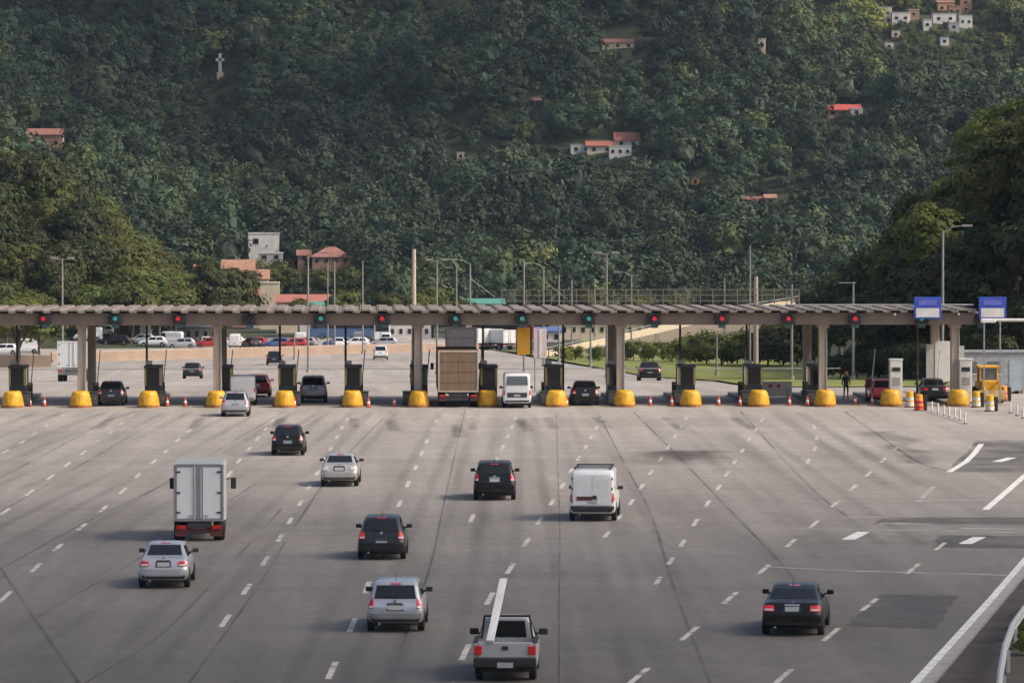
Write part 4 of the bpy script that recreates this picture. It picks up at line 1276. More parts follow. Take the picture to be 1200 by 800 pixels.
# brown barrier walls along the far road
def wall_run(name, pts, h, t, mat, label, cat='barrier'):
    r = thing(name, pts[0], label, cat)
    o0 = Vector(pts[0])
    m = MB()
    for a, b in zip(pts[:-1], pts[1:]):
        a, b = Vector(a) - o0, Vector(b) - o0
        d = (b - a); d2 = Vector((d.y, -d.x, 0)).normalized() * t / 2
        for (w0, z0, z1_) in ((1.7, -.3, .22), (.75, .22, h)):
            q = d2 * w0
            m.add([a - q + Vector((0, 0, z0)), a + q + Vector((0, 0, z0)), a + d2 * .75 * w0 + Vector((0, 0, z1_)), a - d2 * .75 * w0 + Vector((0, 0, z1_)),
                   b - q + Vector((0, 0, z0)), b + q + Vector((0, 0, z0)), b + d2 * .75 * w0 + Vector((0, 0, z1_)), b - d2 * .75 * w0 + Vector((0, 0, z1_))],
                  [(0, 1, 2, 3), (4, 5, 6, 7), (0, 1, 5, 4), (1, 2, 6, 5), (2, 3, 7, 6), (3, 0, 4, 7)])
    m.build('barrier_wall', mat, r)
    m = MB()
    for a, b in zip(pts[:-1], pts[1:]):
        a, b = Vector(a) - o0 + Vector((0, 0, h + .01)), Vector(b) - o0 + Vector((0, 0, h + .01)); m.tube([a, b], .07, 6)
    m.build('coping', pm('barrier_coping', (.38, .31, .25), .8), r)
    return r
brownwall = pm('brown_barrier', (.30, .22, .165), .85, var=.15, scale=.4)
wall_run('road_barrier', [ground_at(60, 500), ground_at(200, 520), ground_at(330, 545), ground_at(420, 565), ground_at(560, 590)], 1.15, .4, brownwall, 'long low brown barrier wall across the far road')
wall_run('road_barrier', [ground_at(-60, 470), ground_at(60, 470.5)], 1.3, .4, brownwall, 'short brown barrier at the far left behind the columns')

# the lot beyond: parked cars, vans and white trucks
lot = []
for kind, cols in (('hatch', (white_p, silver, black_p, red_p, blue_p)), ('van', (white_p, grey_p))):
    for cmat in cols:
        r_, _ = car('parked_van' if kind == 'van' else 'parked_car', 'x', 'van' if kind == 'van' else 'car', None, None, None, kind, cmat, 1.7, 2.1 if kind == 'van' else 1.5, 4.2, far=True)
        lot.append((r_, kind, cmat))
CN_ = {id(white_p): 'white', id(silver): 'silver', id(black_p): 'black', id(red_p): 'red', id(blue_p): 'blue', id(grey_p): 'grey'}
spots = [(196, 618, 0, 90), (214, 624, 5, 80), (229, 616, 1, 95), (242, 626, 0, 10), (262, 620, 3, 90), (275, 612, 5, 0), (288, 628, 0, 90), (300, 616, 2, 20), (314, 622, 3, 85), (341, 618, 4, 90), (352, 628, 5, 0),
         (361, 614, 3, 90), (372, 622, 1, 80), (398, 616, 0, 5), (412, 626, 4, 90), (420, 634, 6, 0), (433, 620, 0, 92), (452, 628, 5, 180), (466, 622, 1, 90), (120, 620, 5, 90), (136, 628, 0, 90), (152, 618, 2, 85), (170, 630, 5, 0), (182, 622, 1, 90), (22, 560, 0, 90), (47, 566, 5, 90)]
used = set()
for i, (px, Y, k, a) in enumerate(spots):
    r_, kind, cmat = lot[k]
    p = ground_at(px, Y)
    nm = '%s %s parked in the far lot behind the brown barrier' % (CN_[id(cmat)], 'van' if kind == 'van' else 'small car')
    if k not in used: used.add(k); r_.location = p; r_.rotation_euler = (0, 0, R(a)); c = r_
    else: c = copy_tree(r_, p, rz=R(a))
    c['label'] = nm; c['group'] = 'vehicles in the far lot'
    s = 1.0; c.location.z -= .05
for k, (r_, kind, cmat) in enumerate(lot):
    if k not in used:
        for ch in list(r_.children_recursive): bpy.data.objects.remove(ch)
        bpy.data.objects.remove(r_)

for px, Y, lb, ht in ((567, 596, 'white lorry seen end on left of the orange board, left one', 2.6), (582, 599, 'white lorry seen end on left of the orange board, middle one', 2.5), (597, 595, 'white lorry seen end on just left of the orange board', 2.4)):
    t, f_ = truck('parked_lorry', lb, 0, 0, 432, 2.3, ht - .6, 4.0, 1.0, white_p, white_p, white_p, white_p, grey_p, group='white lorries in the far lot', plain=True)
    t.location = ground_at(px, Y); t.rotation_euler = (0, 0, R(38))
# red topped bus in the lot
def bus(px, Y, rz, body, lb):
    r = thing('parked_bus', ground_at(px, Y), lb, 'bus', rz=rz)
    m = MB(); m.box((0, 0, 1.75), (2.5, 10, 2.7)); m.build('bus_body', body, r, bevel=.12)
    for sg in (1, -1):
        m = MB(); m.box((sg * 1.26, 0, 2.2), (.04, 9.2, .85)); m.build('side_window', glass, r)
        for y in (-3, 3): wheel(r, sg * 1.1, y, .5, .3)
    m = MB(); m.box((0, -5.01, 2.2), (2.1, .05, 1.0)); m.build('rear_window', glass, r)
    m = MB(); m.box((0, 0, 3.14), (2.2, 8, .12)); m.build('roof_pod', grey, r, bevel=.04)
bus(588, 668, R(90), red_p, 'red bus standing across the lot behind the white lorries')
bus(445, 668, R(4), white_p, 'white bus seen from behind in the far lot')
bus(400, 690, R(86), blue_p, 'blue bus standing across the far lot')

# ramp climbing to the right
A = [(640, 540, -.2), (700, 555, 1.0), (770, 570, 2.6), (850, 590, 4.6), (960, 610, 6.6)]
r = thing('ramp', ground_at(640, 540), 'concrete ramp with guard wall climbing to the right beyond the road', 'ramp')
o0 = r.location.copy()
m = MB(); g_ = MB(); rail = MB()
P = []
for px, Y, hz in A:
    q = ground_at(px, Y); q.z = bz(Y) + hz; P.append(q - o0)
for a, b in zip(P[:-1], P[1:]):
    dz_ = Vector((0, 7, 0))
    lowa, lowb = Vector((a.x, a.y, -4)), Vector((b.x, b.y, -4))
    m.add([lowa, lowb, b, a, lowa + dz_, lowb + dz_, b + dz_, a + dz_], [(0, 1, 2, 3), (4, 5, 6, 7), (3, 2, 6, 7), (0, 3, 7, 4), (1, 2, 6, 5), (0, 1, 5, 4)])
    u = Vector((0, .0, .95)); t_ = Vector((0, .3, 0))
    g_.add([a, b, b + u, a + u, a + t_, b + t_, b + u + t_, a + u + t_], [(0, 1, 2, 3), (4, 5, 6, 7), (3, 2, 6, 7), (0, 3, 7, 4), (1, 2, 6, 5), (0, 1, 5, 4)])
    rail.tube([a + Vector((0, .1, 1.25)), b + Vector((0, .1, 1.25))], .06, 6)
m.build('ramp_body', pm('ramp_concrete', (.20, .165, .135), .85, var=.2), r); g_.build('guard_wall', pm('pale_parapet', (.50, .42, .32), .8), r); rail.build('hand_rail', grey, r)
pr_ = MB()
for k in range(5):
    t_ = k / 4 * .999; i = int(t_ * 4); a = P[i].lerp(P[i + 1], t_ * 4 - i); pr_.box((a.x, a.y - .25, (a.z - 4) / 2), (.5, .5, a.z + 4))
pr_.build('pier', conc, r)
m = MB(); m.box((0, 0, .5), (1.9, .08, .8)); p_ = m.build('board', red, None)
bpy.data.objects.remove(p_)

# lawn and its path right of the road
ribbon('lawn', [(301, 27.5, 48), (340, 27, 50), (420, 27.3, 55), (500, 23, 60), (590, 19, 60)], lawn_m, .06)
ribbon('verge_path', [(352, 27.0, 46), (358, 27.0, 47)], pm('dry_grass', (.26, .25, .07), .95, var=.3, scale=.5), .10)
ribbon('grass_bank', [(540, 24, 60), (620, 30, 66), (700, 36, 70)], lawn_m, .05)

# guard rail across the verge behind the booths (thin pale line)
x0, x1 = X_at(-40, 300), X_at(985, 300)
r = thing('guard_rail', (x0, 300, 0), 'thin pale cable rail running behind the booths', 'guard rail')
zr = at(700, 438.5, 300).z - bz(300)
m = MB(); m.tube([(0, 0, zr), (x1 - x0, 0, zr)], .035, 6); m.build('rail', grey, r)
for px_ in (13, 173, 333, 491, 653, 811, 969):
    x_ = X_at(px_ + .02 * (px_ - 440) * -1, 300) - x0
    m = MB(); m.tube([(x_, 0, 0), (x_, 0, zr)], .04, 6); m.build('rail_post', grey, r)

# guard rail at the bottom right corner
gl = [(1168, 830), (1172, 790), (1177, 760), (1186, 735), (1200, 715), (1225, 690)]
P = [gpt(*q, z=.75) for q in gl]
r = thing('guard_rail', (P[0].x, P[0].y, 0), 'curved steel guard rail at the corner of the verge', 'guard rail')
o0 = Vector((P[0].x, P[0].y, 0))
m = MB()
for dz_ in (0, .16): m.tube([q - o0 + Vector((0, 0, dz_ - .08)) for q in P], .075, 8)
m.build('rail', steel, r, smooth=True)
for q in P:
    m = MB(); m.box((q.x - o0.x + .1, q.y - o0.y, .40), (.1, .14, .62)); m.build('rail_post', steel, r)

# ---------------------------------------------------------------- poles and street lamps
LP = [  # px, top y, distance, kind, label
 (73, 303, 430, 'T', 'tall grey lamp post in front of the wooded left bank'),
 (361, 300, 440, '1', 'slim lamp post above the faded red roof'),
 (392, 306, 560, 'p', 'slim grey mast right of the slim lamp post above the red roof, near one'),
 (384, 308, 600, 'p', 'slim grey mast right of the slim lamp post above the red roof, far one'),
 (425, 306, 560, 'p', 'slim grey mast midway between the red roof and the thick concrete pole'),
 (485, 292, 405, 'c', 'thick concrete pole rising above the canopy'),
 (512, 305, 430, 'T', 'double-headed lamp post just right of the thick concrete pole'),
 (535, 312, 520, 'p', 'slim mast left of the lamp post with one arm'),
 (551, 308, 450, '1', 'lamp post with one arm right of the thick pole'),
 (614, 304, 430, 'p', 'slim mast above the orange hanging board'),
 (637, 312, 470, '1', 'lamp post with drooping arm above the rooftop railing'),
 (655, 322, 500, 'p', 'short slim mast right of the drooping lamp arm'),
 (711, 297, 400, 'T', 'tallest double-headed lamp post above the middle of the railing'),
 (740, 322, 520, '1', 'lamp post with leaning arm right of the tallest lamp post'),
 (697, 326, 560, 'p', 'short mast left of the tallest double-headed lamp post'),
 (670, 328, 560, 'p', 'short mast behind the rooftop railing'),
 (849, 326, 480, 'p', 'slim mast left of the pair of poles near the railing end'),
 (879, 288, 420, 'p', 'tall pole near the right end of the rooftop railing'),
 (886, 324, 400, 'c', 'pale square pole beside the tall pole at the railing end'),
 (928, 333, 345, 'p', 'pale pole standing on the lawn, left one'),
 (1000, 330, 345, 'L', 'pale pole with a short cross arm on the lawn'),
 (1105, 270, 318, '1', 'tall lamp post before the dark trees at right'),
 (840, 392, 420, 'p', 'short pale pole by the bushes under the canopy, left one'),
 (692, 360, 470, 'p', 'pale pole seen under the canopy by the ramp'),
 (345, 392, 520, 'p', 'short pole beside the dark car at the barrier end'),
]
for px, py, Y, k, lb in LP:
    top = at(px, py, Y); x = top.x; z0 = float(TZ(x, Y)); H = top.z - z0
    r = thing('lamp_post' if k in 'T1L' else 'utility_pole', (x, Y, z0), lb, 'lamp post' if k in 'T1L' else 'pole', 'poles and lamp posts beyond the canopy')
    m = MB()
    rad = .26 if k == 'c' else .12
    m.tube([(0, 0, -.2), (0, 0, H)], [rad, rad * .7], 10); m.build('pole_shaft', conc_col if k == 'c' else pole_m, r, smooth=True)
    m = MB(); m.tube([(0, 0, -.1), (0, 0, .35)], rad * 1.7, 10); m.build('pole_foot', conc, r)
    if k == 'T':
        m = MB(); m.tube([(-.9, 0, H - .1), (.9, 0, H - .1)], .05, 6); m.build('cross_arm', pole_m, r)
        for s in (-.8, .8):
            m = MB(); m.box((s, 0, H + .05), (.75, .4, .22)); m.build('lamp_head', pole_m, r, bevel=.04)
    elif k == '1':
        s = -1 if px in (551, 637, 740) else 1
        m = MB(); m.tube([(0, 0, H - .2), (s * .7, 0, H + .25), (s * 1.6, 0, H + .35)], .045, 6); m.build('lamp_arm', pole_m, r)
        m = MB(); m.box((s * 1.8, 0, H + .34), (.8, .35, .16)); m.build('lamp_head', pole_m, r, bevel=.04)
        if px in (637, 551):
            m = MB(); m.tube([(0, 0, H - 1.6), (s * -2.6, 0, H - 3.6)], .04, 6); m.build('stay', pole_m, r)
    elif k == 'L':
        m = MB(); m.tube([(-1.2, 0, H - .1), (.2, 0, H - .1)], .05, 6); m.build('cross_arm', pole_m, r)

# ---------------------------------------------------------------- buildings
HOUSES = []
def house(p, w, d, h, wall, roof, label, cat='house', roofh=1.2, style='hip', rz=0., wins=2, base=3., group=None, door=False, name='house', skirt=None):
    r = thing(name, p, label, cat, group, rz)
    HOUSES.append((p.x, p.y, w))
    m = MB(); m.box((0, d / 2, (h - base) / 2), (w, d, h + base)); wl = m.build('wall', wall, r)
    if style == 'flat':
        m = MB(); m.box((0, d / 2, h + .10), (w + .2, d + .2, .24)); m.build('roof', roof, r)
    elif style == 'gable':
        m = MB(); e = .35
        prof = [(-e, h - .12), (d / 2, h + roofh), (d + e, h - .12), (d + e, h + .05), (d / 2, h + roofh + .18), (-e, h + .05)]
        m.prism(prof, -w / 2 - e, w / 2 + e, 'x'); m.build('roof', roof, r)
        g = MB(); g.prism([(0.01, h), (d / 2, h + roofh - .08), (d - .01, h)], -w / 2 + .01, w / 2 - .01, 'x'); g.build('gable_wall', wall, r)
    elif style == 'shed':
        m = MB(); e = .3
        m.prism([(-e, h - .1), (d + e, h + roofh), (d + e, h + roofh + .16), (-e, h + .06)], -w / 2 - e, w / 2 + e, 'x'); m.build('roof', roof, r)
        g = MB(); g.prism([(.01, h), (d - .01, h), (d - .01, h + roofh - .08)], -w / 2 + .01, w / 2 - .01, 'x'); g.build('upper_wall', wall, r)
    else:
        e = .35
        a = min(w, d) * .42
        m = MB(); z0, z1_ = h - .02, h + roofh
        x0, x1_, y0, y1 = -w / 2 - e, w / 2 + e, -e, d + e
        m.add([(x0, y0, z0), (x1_, y0, z0), (x1_, y1, z0), (x0, y1, z0), (x0 + a, d / 2, z1_), (x1_ - a, d / 2, z1_)], [(0, 1, 2, 3), (0, 1, 5, 4), (1, 2, 5), (2, 3, 4, 5), (3, 0, 4)])
        m.build('roof', roof, r)
    for k in range(wins):
        x = -w / 2 + w * (k + .5) / wins
        for z in ([h * .55] if h < 4.2 else [h * .3, h * .72]):
            m = MB(); m.box((x, -.02, z), (min(1.0, w / wins * .42), .08, .9)); f = m.build('window', wall_grey, r)
            g = MB(); g.box((x, -.07, z), (min(.86, w / wins * .42 - .1), .04, .76)); g.build('pane', glass, f)
    if door:
        m = MB(); m.box((w * .3, -.03, 1.0), (.95, .07, 2.0)); m.build('door', pm('brown_door', (.12, .07, .04), .5), r)
    return r

def hh(px, py_base, px_w, hpx, *a, Y=None, **k):
    "house whose foot is seen at px, py_base; width and height in pixels"
    p = hill_hit(px, py_base) if Y is None else at(px, py_base, Y)
    s = F / p.y
    return house(p, px_w / s, k.pop('d', max(3.5, px_w / s * .7)), hpx / s, *a, **k)

G_H = 'houses on the wooded hillside'
# white block
hh(309, 300, 36, 26, wall_white, white_dirty, 'big white flat-roofed block with one dark window on the lower hill', 'building', style='flat', wins=0, Y=893, d=7)
r = bpy.data.objects['house']; m = MB(); m.box((-1.6, -.03, 3.1), (1.2, .1, 1.2)); f = m.build('window', grey, r); m = MB(); m.box((-1.6, -.09, 3.1), (1.0, .05, 1.0)); m.build('pane', glass, f)
hh(317, 306, 28, 9, wall_grey, white_dirty, 'low grey annex at the foot of the white block', style='flat', wins=2, Y=880)
# red roofed pavilion
hh(388, 310, 44, 9, brick, rust_roof, 'wide brick house with faded red hipped roof right of the white block', style='hip', roofh=2.0, wins=4, Y=880, d=8)
hh(356, 305, 14, 6, brick, rust_roof, 'little brick house left of the wide brick house', style='gable', roofh=.9, wins=1, Y=885)
# town houses by the dark round tree
TH = [(279, 330, 36, 14, wall_cream, orange_tile, 'orange tiled house above the dark round tree, topmost', 'gable', 1.7, 800),
      (297, 340, 34, 13, wall_white, orange_tile, 'orange tiled house with white wall, second down the slope', 'gable', 1.6, 785),
      (285, 350, 26, 14, brick, red_tile, 'brick house half behind the dark round tree', 'gable', 1.4, 775),
      (300, 358, 24, 12, wall_white, red_tile, 'small white house with red tiles right of the dark round tree', 'gable', 1.2, 765),
      (238, 330, 20, 14, wall_grey, rust_roof, 'grey house left of the orange tiled houses', 'shed', .8, 800),
      (316, 362, 22, 30, wall_cream, wall_cream, 'tall plain beige house beside the orange tiled houses', 'flat', 0, 760)]
for px, py, w, h, wm, rm, lb, stl, rh, Y in TH:
    hh(px, py, w, h, wm, rm, lb, style=stl, roofh=rh, wins=0 if stl == 'flat' else 2, Y=Y, base=8.)
hh(364, 372, 80, 18, wall_cream, pm('salmon_roof', (.36, .13, .095), .8, var=.2), 'long low shed with salmon red roof showing above the canopy', 'shed', style='shed', roofh=1.0, wins=6, Y=735, d=9, base=4, name='long_shed')
hh(377, 384, 60, 26, wall_white, green_sheet, 'white shed with green edged roof in front of the salmon roof', 'shed', style='shed', roofh=.4, wins=5, Y=715, d=5, base=4, name='long_shed')
hh(568, 372, 46, 16, wall_grey, green_sheet, 'grey shed with teal roof showing above the canopy', 'shed', style='shed', roofh=.6, wins=3, Y=735, d=8, base=6, name='long_shed')
hh(226, 400, 60, 16, wall_white, grey, 'long white shed at the far lot under the canopy', 'shed', style='shed', roofh=.5, wins=6, Y=650, d=6, base=3, name='long_shed')
hh(470, 398, 70, 18, wall_white, grey, 'white depot behind the far lot with dark openings', 'depot', style='flat', wins=7, Y=690, d=8, base=5, name='depot')
hh(700, 396, 110, 18, wall_cream, rust_roof, 'long cream depot behind the ramp', 'depot', style='shed', roofh=.8, wins=10, Y=690, d=8, base=5, name='depot')
hh(640, 402, 36, 14, wall_white, pm('blue_roof', (.08, .13, .30), .6), 'white kiosk with blue roof beside the pinkish board', 'kiosk', style='shed', roofh=.4, wins=3, Y=670, d=5, base=3, name='kiosk')
hh(830, 402, 110, 20, wall_grey, grey, 'long grey warehouse behind the bushes by the lawn', 'warehouse', style='shed', roofh=.8, wins=9, Y=700, d=8, base=5, name='warehouse')
hh(180, 398, 26, 16, wall_white, white_dirty, 'small white building between trees at the far left lot', 'building', style='flat', wins=2, Y=655, d=5, base=3)
hh(50, 392, 16, 16, wall_white, white_dirty, 'little white hut behind the bright tree at far left', 'hut', style='flat', wins=1, Y=640, d=3, base=3)
# hillside
hh(52, 178, 40, 20, brick, rust_roof, 'weathered two-storey brick house high on the left hillside', style='gable', roofh=1.3, wins=3, group=G_H)
hh(62, 170, 24, 14, wall_white, orange_tile, 'pale house attached behind the weathered brick house', style='gable', roofh=1.0, wins=1, group=G_H)
hh(218, 280, 11, 6, wall_white, red_tile, 'tiny white house with red roof at the top edge of the left bank', style='gable', roofh=.6, wins=1, group=G_H, d=3)
hh(735, 172, 28, 7, wall_white, red_tile, 'house with the higher bright red roof of the pair at mid hill', style='gable', roofh=2.0, wins=2, group=G_H)
hh(704, 180, 32, 9, wall_cream, red_tile, 'house with the lower bright red roof of the pair at mid hill', style='gable', roofh=1.1, wins=2, group=G_H)
hh(727, 184, 26, 12, wall_white, white_dirty, 'white terraced house below the higher bright red roof', style='flat', wins=3, group=G_H)
hh(681, 180, 24, 10, wall_white, wall_grey, 'pale flat house left of the lower bright red roof', style='flat', wins=2, group=G_H)
hh(989, 136, 40, 7, brick, pm('crimson_roof', (.48, .09, .08), .7, var=.2), 'low house with crimson roof alone at upper right hillside', style='gable', roofh=1.3, wins=3, group=G_H)
hh(1004, 136, 14, 8, wall_white, white_dirty, 'white annex at the right end of the crimson roof', style='flat', wins=1, group=G_H, d=3.5)
hh(724, 58, 38, 8, wall_cream, rust_roof, 'brownish low house near the top of the hill', style='gable', roofh=.9, wins=3, group=G_H)
hh(893, 62, 9, 16, wall_cream, wall_cream, 'narrow pale tower-like house near the top of the hill', style='flat', wins=1, group=G_H, d=3)
hh(540, 188, 9, 9, wall_cream, wall_grey, 'tiny cream house alone in the forest at mid height', style='flat', wins=1, group=G_H, d=3)
hh(815, 216, 9, 6, pm('orange_wall', (.6, .33, .06), .7), orange_tile, 'tiny orange house alone in the forest', style='flat', wins=1, group=G_H, d=3)
hh(882, 240, 26, 6, brick, rust_roof, 'reddish shed among trees right of the tiny orange house', style='shed', roofh=.6, wins=2, group=G_H)
hh(903, 240, 12, 8, brick, orange_tile, 'small brick house at the end of the reddish shed', style='gable', roofh=.7, wins=1, group=G_H, d=4)
hh(897, 274, 32, 8, brick, rust_roof, 'long brick house low on the right hillside', style='gable', roofh=.9, wins=3, group=G_H)
hh(945, 272, 26, 7, wall_grey, rust_roof, 'grey house with faded roof right of the long brick house', style='gable', roofh=.8, wins=2, group=G_H)
hh(1186, 122, 14, 7, wall_cream, orange_tile, 'small cream house above the tall right trees', style='gable', roofh=.7, wins=1, group=G_H, d=4)
hh(630, 124, 7, 6, wall_grey, rust_roof, 'tiny grey house in the upper forest', style='gable', roofh=.5, wins=1, group=G_H, d=3)
# cluster at the top right
FV = [(1023, 20, 14, 9, brick, orange_tile, 'gable'), (1037, 27, 13, 15, wall_cream, wall_grey, 'flat'), (1040, 14, 14, 9, brick, rust_roof, 'gable'), (1056, 26, 17, 10, wall_white, wall_grey, 'flat'), (1062, 10, 16, 10, wall_white, rust_roof, 'shed'),
      (1048, 4, 12, 8, wall_cream, rust_roof, 'flat'), (1078, 8, 12, 8, wall_white, wall_grey, 'flat'), (1087, 33, 8, 9, wall_white, wall_grey, 'flat'), (1093, 6, 18, 9, brick, orange_tile, 'gable'), (1107, 26, 22, 9, wall_white, wall_grey, 'flat'),
      (1109, 14, 16, 10, pm('peach_wall', (.66, .38, .2), .8), orange_tile, 'shed'), (1119, 17, 12, 9, brick, brick, 'flat'), (1132, 14, 11, 14, brick, orange_tile, 'flat'), (1132, 31, 12, 11, wall_white, pm('mint', (.35, .45, .42), .7), 'flat'), (1071, 20, 10, 8, brick, wall_grey, 'flat'),
      (1118, 35, 10, 8, wall_grey, wall_grey, 'flat'), (1107, 50, 8, 6, wall_white, wall_grey, 'flat'), (1042, 56, 8, 6, wall_white, wall_grey, 'flat'), (1050, 42, 8, 6, wall_cream, wall_grey, 'flat'), (1030, 5, 12, 8, wall_grey, rust_roof, 'shed')]
mnm = {id(brick): 'brick', id(wall_cream): 'cream', id(wall_white): 'white', id(wall_grey): 'grey'}
fdesc = ['leftmost in the hilltop cluster', 'second from the left, tall', 'behind the tall cream one', 'bright, in the lower left row', 'upper row under a faded shed roof', 'at the very top left edge', 'between the faded shed roof and the orange roof', 'narrow, lowest in the middle', 'top row under an orange roof', 'wide, lower right row',
         'peach walled, under an orange shed roof', 'right of the peach walled one', 'tall, at the right end', 'with mint roof at the lower right end', 'small, centre of the cluster', 'small, below the wide white one', 'alone far below the wide white one', 'alone far below on the left', 'alone below the bright lower left one', 'upper left with faded shed roof']
for (px, py, w, h, wm, rm, stl), ds in zip(FV, fdesc):
    hh(px, py + 3, w * 1.25, h * 1.4, wm, rm, '%s little house %s' % (mnm.get(id(wm), 'peach'), ds), style=stl, roofh=.6, wins=1 if w < 12 else 2, group='houses of the hilltop cluster', d=3.5)
# white cross
p = hill_hit(258, 92)
r = thing('hillside_cross', p, 'white cross on a plinth standing on the left hillside', 'cross')
s = F / p.y
HOUSES.append((p.x, p.y, 4))
m = MB(); m.box((0, 0, 13 / s + .5), (.85, .6, 28 / s)); m.box((0, -.01, 21.5 / s), (10 / s, .58, .8)); m.build('cross_beam', wall_white, r, bevel=.03)
m = MB(); m.box((0, 0, .5), (1.8, 1.8, 2.4)); m.build('plinth', wall_cream, r)

# ---------------------------------------------------------------- vegetation
nr = np.random.default_rng(11)
def rand_dirs(n):
    v = nr.normal(size=(n, 3)); return v / np.linalg.norm(v, axis=1, keepdims=True)

def crown_np(rx, ry, rz, zc, nclump, nleaf, cr, ls, up_bias=.25, shell=.55, flat=.7):
    "leaf quads in clumps spread through an uneven crown"
    d = rand_dirs(nclump)
    d[:, 2] = np.where(d[:, 2] < -.5, -d[:, 2], d[:, 2])
    rad = shell + (1 - shell) * nr.random(nclump) ** .6
    lob = 1 + .22 * np.sin(d[:, 0] * 4 + nr.random() * 6) * np.cos(d[:, 1] * 3 + nr.random() * 6)
    C_ = d * (rad * lob)[:, None] * np.array([rx, ry, rz]) + np.array([0, 0, zc])
    sz = cr * (.6 + .8 * nr.random(nclump))
    N = nclump * nleaf
    ci = np.repeat(np.arange(nclump), nleaf)
    ld = rand_dirs(N)
    lr = nr.random(N) ** .4
    P = C_[ci] + ld * (sz[ci] * lr)[:, None] * np.array([1, 1, flat])
    Q_ = (P - np.array([0, 0, zc])) / np.array([rx, ry, rz]); Q_ /= np.linalg.norm(Q_, axis=1, keepdims=True) + 1e-9
    nrm = ld * .55 + Q_ * .85 + rand_dirs(N) * .38 + np.array([0, 0, up_bias])
    nrm /= np.linalg.norm(nrm, axis=1, keepdims=True)
    t = np.cross(nrm, rand_dirs(N)); t /= np.linalg.norm(t, axis=1, keepdims=True) + 1e-9
    b = np.cross(nrm, t)
    s_ = (ls * (.55 + .9 * nr.random(N)))[:, None]
    V = np.stack([P - t * s_, P + b * s_ * .5 - t * s_ * .1, P + t * s_, P - b * s_ * .5 + t * s_ * .1], 1).reshape(-1, 3)
    tint_c = (.82 + .36 * nr.random(nclump))[ci] * (.9 + .2 * nr.random(N))
    warm = (nr.random(nclump) * .25)[ci]
    T = np.stack([tint_c * (1 + warm), tint_c, tint_c * (1 - warm)], 1)
    T = np.repeat(T, 4, 0)
    Q = np.arange(N * 4).reshape(-1, 4)
    return V, Q, T, C_

PROTO = {}
def tree_proto(key, mat, rx, ry, rz, zc, nclump, nleaf, cr, ls, trunk_h, trunk_r, barkm, **k):
    V, Q, T, C_ = crown_np(rx, ry, rz, zc, nclump, nleaf, cr, ls, **k)
    r = thing(key, (0, 0, -1000), '', 'tree')
    np_mesh('crown', V, Q, mat, T, r)
    m = MB()
    m.tube([(0, 0, -.6), (.05, .02, trunk_h * .4), (-.06, .04, trunk_h * .8), (.05, 0, zc)], [trunk_r * 1.25, trunk_r, trunk_r * .8, trunk_r * .45], 9)
    idx = nr.choice(len(C_), min(9, len(C_)), replace=False)
    for j in idx:
        e = Vector(C_[j]); a = Vector((0, 0, trunk_h * (.6 + .4 * nr.random())))
        mid = a.lerp(e, .5) + Vector((0, 0, .25 * rz))
        m.tube([a, mid, e], [trunk_r * .5, trunk_r * .32, trunk_r * .12], 6)
    m.build('trunk', barkm, r, smooth=True)
    return r

PR = {}
def plant(key, build, p, label, group, s=1., name=None):
    if key not in PR:
        r = build(); PR[key] = r; r.location = p; r.rotation_euler = (0, 0, rnd.uniform(0, 6)); r.scale = (s, s, s); c = r
    else:
        c = copy_tree(PR[key], p, rz=rnd.uniform(0, 6.28), scale=(s * rnd.uniform(.9, 1.1), s * rnd.uniform(.9, 1.1), s * rnd.uniform(.9, 1.12)))
    c['label'] = label; c['group'] = group
    return c

def bA(): return tree_proto('broadleaf_tree', LG, 3.4, 3.4, 3.0, 5.2, 70, 60, 1.05, .30, 3.6, .22, bark)
def bB(): return tree_proto('broadleaf_tree', LD, 3.6, 3.4, 3.6, 5.8, 80, 60, 1.1, .30, 3.8, .24, bark)
def bC(): return tree_proto('broadleaf_tree', LY, 3.0, 3.0, 2.6, 4.4, 60, 56, 1.0, .28, 3.0, .2, bark)
def bO(): return tree_proto('flowering_tree', LO, 2.8, 2.6, 2.4, 4.0, 50, 50, .9, .25, 3.0, .2, bark)
def bT(): return tree_proto('tall_tree', LG, 5.6, 5.2, 5.6, 13.0, 140, 90, 1.35, .28, 11.0, .22, bark, shell=.4)
def bE(): return tree_proto('tall_tree', LY, 4.4, 4.4, 5.6, 12.0, 120, 80, 1.15, .25, 10.5, .17, bark_pale, shell=.35)
def bR(): return tree_proto('round_tree', LD, 6.4, 5.6, 6.2, 7.2, 150, 90, 1.5, .34, 3.5, .4, bark, shell=.6)
def bS(): return tree_proto('leafy_bush', LY, 1.6, 1.5, 1.2, 1.1, 34, 50, .6, .16, .9, .08, bark)
def bS2(): return tree_proto('leafy_bush', LG, 2.1, 2.0, 1.7, 1.5, 44, 50, .8, .2, 1.1, .1, bark)
def bD(): return tree_proto('leafy_bush', LD, 2.2, 2.0, 1.8, 1.6, 44, 50, .8, .2, 1.2, .1, bark)

